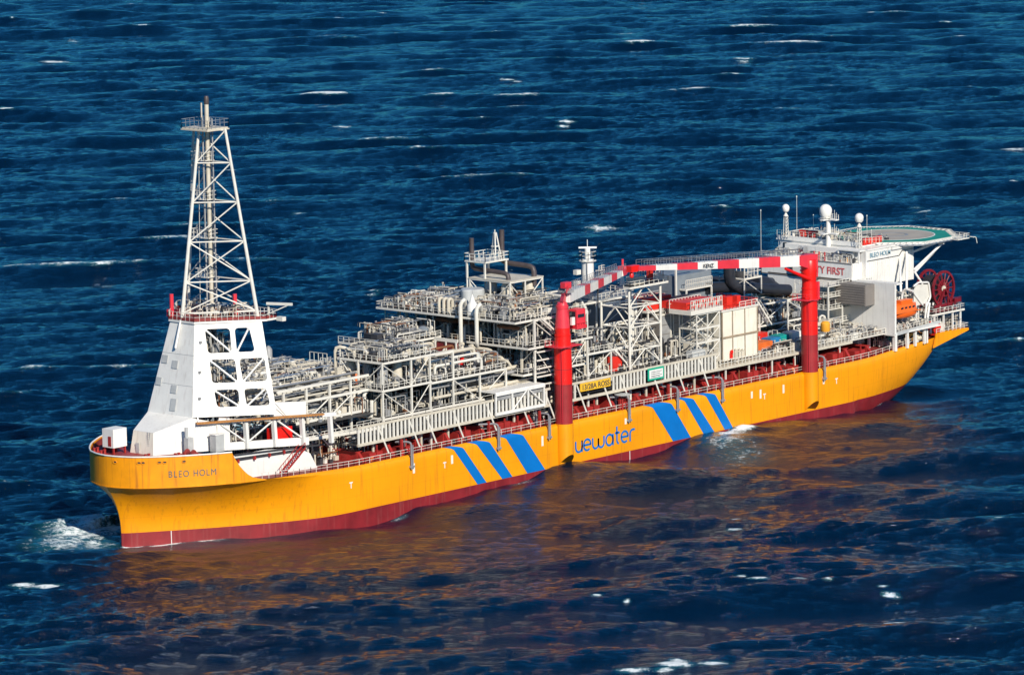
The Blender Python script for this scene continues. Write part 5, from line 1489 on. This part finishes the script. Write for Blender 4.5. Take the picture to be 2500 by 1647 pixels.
for dy in (-.35, .35): mb.tube((186.5, -21+dy, 38.4), (131, -20.6+dy, 41.8), .045, 4)
build('hoist_wire', mb, DRK, c2)
mb = MB(); mb.lathe((185.6, -21.8, 38.4), [(.2, 0), (.8, .05), (.8, .15), (.5, .2), (.5, 1.4), (.8, 1.45), (.8, 1.55), (.2, 1.6)], 14, axis='y'); build('hoist_winch', mb, GRY, c2, smooth=True)
vx = (Vector(H2)-Vector(T2)).normalized(); vu = Vector((0,1,0)).cross(vx)*-1
po = Vector(H2).lerp(Vector(T2), 33.4/Vector(Vector(T2)-Vector(H2)).length); 
glyphs('KENZ', 1.15, (po.x, -22.04, po.z-.42), (vx.x, vx.y, vx.z), (-vx.z, 0, vx.x), INK, 'lettering', c2, .03, xscale=1.15)
mb = MB(); mb.box(188.9, 189.5, -22.6, -20.8, 27.4, 31); mb.rail([(186.0, -23.1, 27.36), (185.2, -21, 27.36), (184.6, -19, 27.36)], 1.2, 1.0, .08); mb.box(184.2, 189.4, -23.2, -18.6, 27.28, 27.36); build('access_platform', mb, RPK, c2)

# ------------------------------------------------------------------ accommodation block
q_ = thing('accommodation_block', 'white accommodation block at the stern with SAFETY FIRST across its front', 'deckhouse', (230, 0, 11.9))
mb = MB(); mb.box(220.0, 220.6, -20.0, 16, 15.3, 26.6); build('front_bulkhead', mb, WHT, q_)
mb = MB(); mb.box(220.6, 226, -9.2, 16, 12, 26.6); mb.box(220.4, 223, -20, -9, 26.3, 26.6); build('lower_block', mb, WHT, q_)
mb = MB(); mb.box(220.0, 240, -8.0, 18, 26.3, 30.2); upb = build('upper_block', mb, WHT, q_)
def corr(x0, x1, y, z0, z1, parent, m=WHT, step=.75):
    mb = MB(); x = x0; vs = []; 
    while x < x1:
        w = min(step*.5, x1-x); mb.box(x, x+w, y-.16, y, z0, z1); x += step
    return build('corrugated_cladding', mb, m, parent)
mb = MB(); mb.box(223.8, 241.6, -9.2, 14, 24.4, 32.8); sdb = build('side_block', mb, WHT, q_)
corr(224.2, 241.4, -9.2, 24.5, 30.2, sdb); corr(220.2, 223.6, -8.0, 26.5, 30.1, upb)
mb = MB(); mb.beam((224, -9.35, 30.5), (236, -9.35, 30.5), .12, .12); mb.beam((236, -9.35, 30.5), (237, -9.35, 31.5), .12, .12); mb.beam((237, -9.35, 31.5), (241.5, -9.35, 31.5), .12, .12); build('side_gutter', mb, DRK, sdb)
glyphs('BLEO HOLM', 1.45, (225.0, -9.33, 31.2), (1,0,0), (0,0,1), mat('pale_blue_lettering', (0.20, 0.33, 0.40), 0.6, .1, 1.0), 'name_lettering', sdb, .05, xscale=.98)
glyphs('SAFETY FIRST', 2.3, (219.93, 6.6, 27.5), (0,-1,0), (0,0,1), INR, 'slogan_lettering', upb, .04, xscale=.92)
mb = MB(); mb.beam((219.95, 18, 30.2), (219.95, -8.1, 30.2), .16, .2); mb.beam((219.95, 18, 26.3), (219.95, -8.1, 26.3), .16, .22); build('wall_moulding', mb, BRG, q_)
# louvre housing on the front bulkhead
mb = MB(); mb.box(216.6, 219.98, -14.4, -6.0, 21.6, 26.3); lvh = build('louvre_housing', mb, BRG, q_)
for k in range(8):
    mb = MB(); mb.box(216.5, 216.6, -14.2, -6.2, 21.8+k*.55, 22.1+k*.55); build('louvre', mb, BRG, lvh)
mb = MB(); mb.box(219.9, 220.0, -20, 16, 14.9, 15.3); mb.box(221, 238, -19.4, -8, 15.0, 15.3); build('boat_deck', mb, WHT, q_)
mb = MB(); mb.beam((220, -19.6, 15.2), (239, -18.4, 15.7), .35, .75); build('boat_deck_edge', mb, LGR, q_)
mb = MB(); mb.rail([(221, -19.5, 15.6), (238, -18.5, 15.9)], 1.2, 1.2, .09); build('boat_deck_railing', mb, WTR, q_)
for x, y, w in ((220.8, -19.4, .75), (225.9, -19.0, .55), (229.4, -18.6, .55), (233.4, -18.2, .5), (234.6, -18.0, .45), (221, -12, .5)):
    mb = MB(); mb.beam((x, y, 11.4), (x, y, 15.4), w); build('deck_pillar', mb, WHT, q_)
mb = MB(); mb.box(223, 239, -11.5, 14, 11.7, 15.0); build('machinery_casing', mb, DRK, q_)
clut(q_, 221.5, 234, -17.5, -11.8, 11.8, 3.0, 50, seed=121)
mb = MB(); mb.lathe((224.5, -15, 11.9), [(.6, 0), (.6, 1.6), (.4, 1.9)], 10); build('green_drum', mb, TCN, q_)
mb = MB(); mb.box(229, 231, -16.8, -15.4, 11.9, 14); build('amber_box', mb, TYR, q_)
# levels above: open terrace, bridge, roof
mb = MB(); mb.rail([(220.1, 18, 30.2), (220.1, -7.9, 30.2)], 1.1, 1.4, .09); build('terrace_railing', mb, WTR, q_)
mb = MB(); mb.box(226.5, 239, -6, 18, 30.2, 33.2); brh = build('bridge_house', mb, WHT, q_)
mb = MB(); mb.box(226.2, 240, -6.4, 18.4, 33.2, 33.5); mb.box(226.3, 226.5, -6, 18.2, 33.5, 34.2); build('bridge_roof', mb, WHT, q_)
for k in range(9):
    mb = MB(); mb.box(226.42, 226.52, 15.6-k*1.5, 16.6-k*1.5, 31.4, 32.6); build('bridge_window', mb, GLS, brh)
mb = MB(); mb.rail([(226.3, 18.2, 34.2), (226.3, -6.2, 34.2), (234, -6.2, 33.5)], 1.2, 1.3, .08); build('bridge_railing', mb, WTR, q_)
mb = MB(); mb.box(222.6, 226.2, -6.4, -3.2, 30.2, 32.6); build('terrace_cabin', mb, LGR, q_)
mb = MB(); mb.box(222.2, 226.5, -8.6, -2.0, 32.7, 33.0); mb.beam((222.4, -8.2, 30.2), (222.4, -8.2, 32.7), .25); mb.beam((222.4, -2.4, 30.2), (222.4, -2.4, 32.7), .25); build('terrace_canopy', mb, WHT, q_)
mb = MB(); mb.box(224, 242, -9.4, -6.2, 32.8, 33.1); build('side_roof', mb, WHT, q_)
r = random.Random(21)
for k in range(7):
    x, y = r.uniform(221, 223.5), -7.4+k*.6
    mb = MB(); mb.lathe((x, y, 30.2), [(.25, 0), (.3, .1), (.3, .9), (.15, 1.0)], 8); build('gas_bottle', mb, r.choice([TYR, TYR, RGD, DRK]), q_)
for y in (2.0, 3.4, 0.4):
    mb = MB(); mb.beam((221, y, 30.2), (221, y, 32.2), .25); build('red_pipe', mb, INR, q_)
mb = MB(); mb.box(220.4, 221.2, 4.4, 6.4, 30.2, 31.6); build('fire_monitor', mb, MRN, q_)
for k, (x, y) in enumerate(((227.6, 12), (227.6, 9.2))):
    mb = MB(); mb.box(x, x+1.2, y-.9, y+.9, 34.2, 35.6); build('life_raft_canister', mb, FRD, q_)
for k in range(4):
    mb = MB(); mb.box(227+1.8*k, 228.4+1.8*k, -6.1, -5.3, 33.5, 35.0); build('signal_locker', mb, FRD, q_)
clut(q_, 227, 238, -5.5, 17.5, 33.5, 1.6, 60, seed=122)
clut(q_, 220.6, 226, -7.6, 17, 30.2, 1.8, 40, seed=123)
for x, y, h in ((222, 19.5, 41), (226.5, 12.6, 44.2), (227, 6, 39), (228, 9, 40), (231, -4, 40.5), (226.6, -8.6, 38)):
    mb = MB(); mb.tube((x, y, 33 if y < 18 else 30), (x, y, h-1), .045, 5); mb.lathe((x, y, h-1), [(.04, 0), (.12, .1), (.12, .3), (.04, .4)], 6); build('whip_aerial', mb, WTR, q_)
mb = MB(); mb.pipe([(219.5, 8.8, 31.2), (219.5, 8.8, 27.0), (219.5, 1.0, 26.4), (214, -1, 26.2)], .32, 8); build('wall_pipe', mb, BLK, q_, smooth=True)
# stair and landings in front of the forward wall, starboard of the crane
for k, z in enumerate((17.5, 20.6, 23.4, 25.8)):
    mb = MB(); mb.box(212, 219.8, -7.5, 2, z, z+.15); mb.rail([(212, -7.5, z), (219.8, -7.5, z)], 1.2, 1.4, .1); mb.rail([(212, -7.5, z), (212, 2, z)], 1.2, 1.4, .1); build('front_landing', mb, WTR, q_)
mb = MB()
for x, y in ((212, -7.5), (212, 2), (217, -7.6)): mb.beam((x, y, 15.5), (x, y, 26), .28)
build('landing_post', mb, WTR, q_)
clut(q_, 212, 219.5, -7, 2, 20.8, 2.6, 40, seed=124)
clut(q_, 205, 219.5, -17, -7.5, 15.4, 2.0, 110, seed=125)
mb = MB(); mb.box(204, 219.8, -17.5, 4, 15.2, 15.4); mb.rail([(204, -17.5, 15.4), (219.8, -17.5, 15.4)], 1.2, 1.3, .1); build('front_landing', mb, WTR, q_)

# helideck
hd = thing('helideck', 'round green and grey helicopter deck overhanging the stern on white struts', 'helideck', (244.6, -1.0, 32.6))
cx, cy, cz = 244.8, -1.0, 33.6
mb = MB(); n_ = 8; o8 = [(cx+13.9*math.cos(math.pi/8+2*math.pi*k/8), cy+13.9*math.sin(math.pi/8+2*math.pi*k/8)) for k in range(8)]
mb.prism(o8, cz-.9, cz); slab = build('deck_slab', mb, WHT, hd)
mb = MB(); mb.prism([((p[0]-cx)*.992+cx, (p[1]-cy)*.992+cy) for p in o8], cz, cz+.03); build('deck_surface', mb, GRN, slab)
mb = MB(); mb.lathe((cx, cy, cz+.03), [(9.5, 0), (9.5, .02)], 32); build('landing_area', mb, TAN, slab)
mb = MB()
for k in range(40):
    a, b = 2*math.pi*k/40, 2*math.pi*(k+1)/40
    mb.beam((cx+9.5*math.cos(a), cy+9.5*math.sin(a), cz+.07), (cx+9.5*math.cos(b), cy+9.5*math.sin(b), cz+.07), .28, .03)
build('white_ring', mb, WHT, slab)
mb = MB()
for k in range(28):
    a, b = 2*math.pi*k/28, 2*math.pi*(k+1)/28
    mb.beam((cx+3.2*math.cos(a), cy+3.2*math.sin(a), cz+.07), (cx+3.2*math.cos(b), cy+3.2*math.sin(b), cz+.07), .7, .03)
build('aiming_circle', mb, GRY, slab)
mb = MB()
for a, b in zip(o8, o8[1:]+o8[:1]):
    A_, B_ = Vector((a[0], a[1], cz-.1)), Vector((b[0], b[1], cz-.1))
    oa = Vector((a[0]-cx, a[1]-cy, 0)).normalized()*1.5+Vector((0,0,.25)); ob = Vector((b[0]-cx, b[1]-cy, 0)).normalized()*1.5+Vector((0,0,.25))
    mb.beam(A_+oa, B_+ob, .12)
    for k in range(8):
        f = k/8; mb.beam(A_.lerp(B_, f), (A_+oa).lerp(B_+ob, f), .09)
        mb.beam((A_+oa).lerp(B_+ob, f), A_.lerp(B_, f+.125), .06)
build('safety_net', mb, WTR, hd)
for p, q in (((241.5, -9, 30.6), (246.5, -13, 32.8)), ((242, -9, 26.5), (249.5, -12.5, 32.8)), ((242.5, -9, 26.0), (254.5, -9.5, 32.8)), ((242, 0, 26), (255, -2, 32.8)), ((242, 9, 27), (252, 9, 32.8)), ((242, -9.0, 26.2), (246, -11.5, 19)), ((246, -11.5, 19.2), (238.5, -16.2, 13)), ((238.5, -9.5, 31), (232.5, -14, 23.5)), ((236, -9.5, 30), (231, -13.5, 23))):
    mb = MB(); mb.tube(p, q, .27, 7); build('support_strut', mb, WHT, hd)
mb = MB(); mb.beam((233, -9.5, 32.4), (256, -9.5, 32.4), .4, .6); mb.beam((236, 6, 32.4), (257, 6, 32.4), .4, .6); mb.beam((248, -13, 32.3), (248, 11, 32.3), .4, .6); build('support_beam', mb, WHT, hd)
mb = MB(); mb.box(250.2, 254.6, -15.4, -11.2, 32.8, 33.0); mb.rail([(250.2, -15.4, 33), (254.6, -15.4, 33), (254.6, -11.2, 33)], 1.0, 1.2, .09); mb.pipe([(254.6, -15.4, 33.2), (256, -16.2, 33), (256.2, -16.4, 31.6)], .08, 5); build('access_ramp', mb, WTR, hd)

# masts and domes on the bridge roof
mm = thing('main_mast', 'tall white pole mast with two antenna platforms above the bridge', 'mast', (226, 3.2, 33.5))
mb = MB(); mb.tube((226.0, 3.2, 30.2), (226.0, 3.2, 38.9), .62, 14, .5); build('mast_pole', mb, WHT, mm, smooth=True)
for z, a in ((35.6, 2.6), (38.8, 2.6)):
    mb = MB(); mb.box(225.4, 226.6, 3.2-a, 3.2+a*.9, z, z+.22); mb.box(223.6, 227.4, 2.7, 3.7, z, z+.22); build('yard_platform', mb, WHT, mm)
    mb = MB()
    for k in range(9): mb.tube((226.4, 3.2-a+k*.55, z+.2), (226.4, 3.2-a+k*.55, z+1.2+1.4*((k*37) % 5)/5), .05, 4)
    mb.rail([(226.5, 3.2-a, z+.2), (226.5, 3.2+a*.9, z+.2)], 1.1, 1.0, .05); build('aerial_row', mb, WTR, mm)
def dome(lab, x, y, zb_, zt_, rr, lattice, grp='satellite domes above the bridge'):
    t = thing('satellite_dome', lab, 'radome', (x, y, zb_), grp)
    mb = MB(); prof = [(rr*.62, 0), (rr*.9, rr*.35)]+[(rr*math.cos(a), rr*1.05+rr*math.sin(a)) for a in [math.radians(v) for v in (-15, 0, 15, 30, 45, 60, 75, 88)]]
    mb.lathe((x, y, zt_-rr*2.05), prof, 20); build('dome_shell', mb, WHT, t, smooth=True)
    mb = MB(); h = zt_-rr*2.05
    if lattice:
        for dx, dy in ((-.35, -.35), (.35, -.35), (.35, .35), (-.35, .35)): mb.beam((x+dx*1.2, y+dy*1.2, zb_), (x+dx*.8, y+dy*.8, h-.9), .12)
        k = zb_
        while k < h-1.4: mb.beam((x-.42, y-.4, k), (x+.38, y-.38, k+.8), .08); mb.beam((x+.4, y-.4, k+.8), (x+.4, y+.4, k), .08); k += .8
        mb.lathe((x, y, h-1), [(.6, 0), (.15, .75), (.15, 1.0), (rr*.6, 1.02)], 10)
    else:
        mb.tube((x, y, zb_), (x, y, h+.1), .35, 8); mb.box(x-.9, x+.9, y-.9, y+.9, zb_+.1, zb_+.5)
    build('dome_stand', mb, WTR, t)
dome('largest white satellite dome, on top of the main mast', 226.0, 3.9, 39.0, 42.3, 1.45, False)
dome('small white satellite dome on a lattice stand left of the main mast', 225.5, 15.0, 34.0, 41.6, .85, True)
dome('small white satellite dome on a lattice stand right of the main mast', 225.5, -6.0, 33.0, 41.0, 1.0, True)

# ------------------------------------------------------------------ lifeboat, hose reel, stern gear
lb = thing('lifeboat', 'orange enclosed lifeboat hanging beside the accommodation block', 'lifeboat', (226.4, -17.6, 17.6))
mb = MB(); secs = []
for f in np.linspace(0, 1, 13):
    x = 221.9+9.2*f; w = 1.5*(1-abs(2*f-1)**2.6)**.5+.05; zl = 18.0+.9*abs(2*f-1)**3; zt = 21.6-.5*abs(2*f-1)**2
    ring = []
    for k in range(12):
        a = 2*math.pi*k/12; cy_, cz_ = math.cos(a), math.sin(a)
        zc_ = 19.5; yy = w*(abs(cy_)**.7)*(1 if cy_ > 0 else -1)*(1.0 if cz_ < .3 else .8)
        zz = zc_+(cz_*(zt-zc_) if cz_ > 0 else cz_*(zc_-zl)); ring.append((x, -17.6+yy, zz))
    secs.append(ring)
vs = [p for s_ in secs for p in s_]; fs = [(j*12+i, (j+1)*12+i, (j+1)*12+(i+1) % 12, j*12+(i+1) % 12) for j in range(12) for i in range(12)]
mb._add(vs, fs+[tuple(range(12)), tuple(range(12*13-1, 12*12-1, -1))]); bth = build('boat_hull', mb, ORG, lb, smooth=True)
mb = MB(); mb.box(224.6, 228.8, -18.4, -16.8, 21.2, 22.2); build('boat_canopy', mb, ORG, lb)
mb = MB(); mb.beam((222.2, -19.15, 19.6), (230.8, -19.15, 19.6), .1, .22); build('rubbing_strake', mb, OCN, bth)
for k in range(4):
    mb = MB(); mb.box(224+k*1.4, 224.7+k*1.4, -18.98, -18.9, 20.4, 20.8); build('boat_window', mb, GLS, bth)
dv = thing('lifeboat_davit', 'white davit frame holding the orange lifeboat', 'davit', (227, -14, 15.4))
for x in (223.2, 230.2):
    mb = MB(); mb.pipe([(x, -14.4, 15.5), (x, -14.4, 22.8), (x, -15.2, 24), (x, -17.6, 23.6)], .28, 8); build('davit_arm', mb, WHT, dv, smooth=True)
    mb = MB(); mb.tube((x, -17.6, 23.5), (x, -17.6, 21.4), .07, 5); build('fall_wire', mb, DRK, dv)
mb = MB(); mb.beam((221.5, -15.5, 16.4), (233, -16, 16.4), .3); 
for k in range(7): mb.tube((222+k*1.6, -18.6, 15.6), (222.9+k*1.6, -16, 17.2), .12, 5)
build('cradle_frame', mb, WTR, dv)
clut(dv, 222, 236, -18.6, -11, 15.4, 1.6, 50, seed=131)
clut(dv, 226, 239, -14.5, -9.6, 15.4, 8.0, 60, seed=132, pipe_r=(.08, .2))
pd = thing('plated_frame', 'white rounded plated frame between the lifeboat and the hose reel', 'frame', (236.5, -15, 19))
mb = MB(); mb.ext([(233.4, -15.2, 20.6), (234.4, -15.2, 19.6), (238.2, -15.2, 19.8), (239.4, -15.2, 21.2), (238.8, -15.2, 24.0), (235.0, -15.2, 24.4), (233.8, -15.2, 23.4)], (0, .25, 0)); build('plate', mb, WTR, pd)
mb = MB(); mb.pipe([(233.2, -15.4, 24.2), (235, -15.4, 24.9), (238.9, -15.4, 24.5), (239.6, -15.4, 21.0), (238.0, -15.4, 19.2), (236.8, -15.8, 15.8)], .22, 8); mb.pipe([(232.5, -15.4, 23.4), (236.6, -15.4, 19.6)], .2, 8); mb.tube((239, -15.6, 19.8), (236, -16.6, 13), .25, 6); build('tube_rim', mb, WHT, pd, smooth=True)
mb = MB()
for x in (234.3, 238): mb.beam((x, -15.3, 12.5), (x, -15.3, 20.4), .3)
build('frame_leg', mb, WHT, pd)
hr = thing('hose_reel', 'large maroon spoked hose reel on the stern platform', 'hose reel', (246.4, -11.8, 17))
RX, RZ_, RRd = 246.4, 22.0, 3.95
for y in (-14.0, -9.6):
    mb = MB()
    for k in range(28):
        a, b = 2*math.pi*k/28, 2*math.pi*(k+1)/28
        mb.beam((RX+RRd*math.cos(a), y, RZ_+RRd*math.sin(a)), (RX+RRd*math.cos(b), y, RZ_+RRd*math.sin(b)), .45, .5)
    rim = build('reel_rim', mb, MRN, hr)
    mb = MB()
    for k in range(20):
        a, b = 2*math.pi*k/20, 2*math.pi*(k+1)/20
        mb.beam((RX+2.0*math.cos(a), y, RZ_+2.0*math.sin(a)), (RX+2.0*math.cos(b), y, RZ_+2.0*math.sin(b)), .25, .25)
    build('inner_ring', mb, MRN, rim)
    for k in range(14):
        a = 2*math.pi*k/14
        mb = MB(); mb.tube((RX+.5*math.cos(a), y, RZ_+.5*math.sin(a)), (RX+RRd*math.cos(a), y, RZ_+RRd*math.sin(a)), .14, 5); build('spoke', mb, MRN, rim)
    mb = MB(); mb.lathe((RX, y-.25, RZ_), [(.1, 0), (.75, .02), (.75, .5), (.1, .52)], 12, axis='y'); build('hub', mb, CRM if y < -12 else MRN, rim)
mb = MB(); mb.lathe((RX, -13.9, RZ_), [(1.6, 0), (1.6, 4.2)], 20, axis='y'); build('reel_drum', mb, MRN, hr, smooth=True)
mb = MB()
for k in range(7): mb.lathe((RX, -13.4+.55*k, RZ_), [(2.6, 0), (2.95, .12), (2.95, .38), (2.6, .5)], 22, axis='y')
build('wound_hose', mb, BLK, hr, smooth=True)
mb = MB()
for y in (-14.5, -9.1):
    mb.beam((RX-3, y, 17), (RX-.2, y, RZ_), .4); mb.beam((RX+3, y, 17), (RX+.2, y, RZ_), .4); mb.beam((RX-4.2, y, 18.4), (RX+4.6, y, 18.4), .5, .6)
mb.box(RX-4, RX+4.8, -14.6, -9, 17.0, 17.4); build('reel_stand', mb, MRN, hr)
mb = MB(); mb.box(RX+3.2, RX+5.4, -15, -12.6, 18.6, 19.4); mb.rail([(RX+3, -15, 18.6), (RX+5.4, -15, 18.6)], 1.1, .9, .1); mb.pipe([(RX-1.2, -14.9, 20.4), (RX+.6, -14.9, 20.6), (RX+.6, -14.9, 17.4)], .12, 6); build('drive_platform', mb, MRN, hr)
sp = thing('reel_platform', 'white railed platform on columns carrying the maroon hose reel', 'platform', (246, -12, 12.6))
deck(sp, 239.6, 252, -15.8, -4, 17.0)
for x in (241, 244.5, 248, 251):
    for y in (-15.4, -10, -4.6):
        mb = MB(); mb.beam((x, y, 12.5), (x, y, 16.8), .35); build('column', mb, WHT, sp)
clut(sp, 240, 251.5, -15.5, -12, 12.6, 3.2, 50, seed=141)
clut(sp, 240, 251.5, -15.5, -5, 17.1, 1.4, 30, seed=142)
mw = thing('mooring_winch', 'red winch drum under the hose reel platform at the stern rail', 'winch', (241, -15.8, 12.4))
mb = MB(); mb.lathe((240.6, -16.6, 13.9), [(.3, 0), (1.4, .05), (1.4, .2), (.8, .25), (.8, 1.9), (1.4, 1.95), (1.4, 2.1), (.3, 2.15)], 16, axis='y'); build('winch_drum', mb, FRD, mw, smooth=True)
mb = MB(); mb.box(239.4, 241.8, -16.7, -14.4, 12.3, 12.7); build('winch_bed', mb, FRD, mw)

# ------------------------------------------------------------------ grey goosenecks over the side and other side fittings
PIG = mat('weathered_grey_pipe', (0.21, 0.21, 0.23), 0.45, 0.3, 0.8, rust=0.3)
gp = ['over the plain yellow plating near the bow', 'left of the widest forward blue stripe', 'just left of the forward crane sponson', 'under the yellow sign board',
      'beside the widest aft blue stripe', 'right of the last blue stripe', 'at the aft crane sponson']
for k, (x, lab) in enumerate(zip((59.2, 85.1, 100.7, 126.1, 142, 157, 192.5), gp)):
    t = thing('overboard_pipe', 'grey gooseneck pipe over the hull side '+lab, 'pipe', (x, -21.5, 8.6), 'grey overboard pipes')
    mb = MB(); mb.pipe([(x-2.6 if k % 2 else x-1.4, -18.4, 14.0), (x-.4, -20.6, 14.1), (x, -21.35, 13.9), (x, -21.4, 8.6)], .21, 8); build('pipe_run', mb, PIG, t, smooth=True)
    mb = MB(); mb.tube((x+.55, -21.3, 13.4), (x+.55, -21.3, 9.2), .12, 6); mb.box(x-.35, x+.75, -21.6, -21.0, 8.9, 9.3); build('pipe_clamp', mb, GAL, t)
    mb = MB(); mb.beam((x-1.2, -19.9, 11.2), (x-1.2, -19.9, 14.6), .45); build('red_post', mb, RGD, t)
ds = thing('wash_platform', 'round grey dished platform on a post by the side rail under the sign boards', 'platform', (125.4, -20.4, 11.3))
mb = MB(); mb.lathe((125.4, -20.2, 14.2), [(.3, 0), (1.5, .2), (1.7, .3), (1.7, .42)], 16); build('dish', mb, LGR, ds, smooth=True)
mb = MB(); mb.tube((125.4, -20.2, 11.2), (125.4, -20.2, 14.3), .2, 8); build('post', mb, RGD, ds)
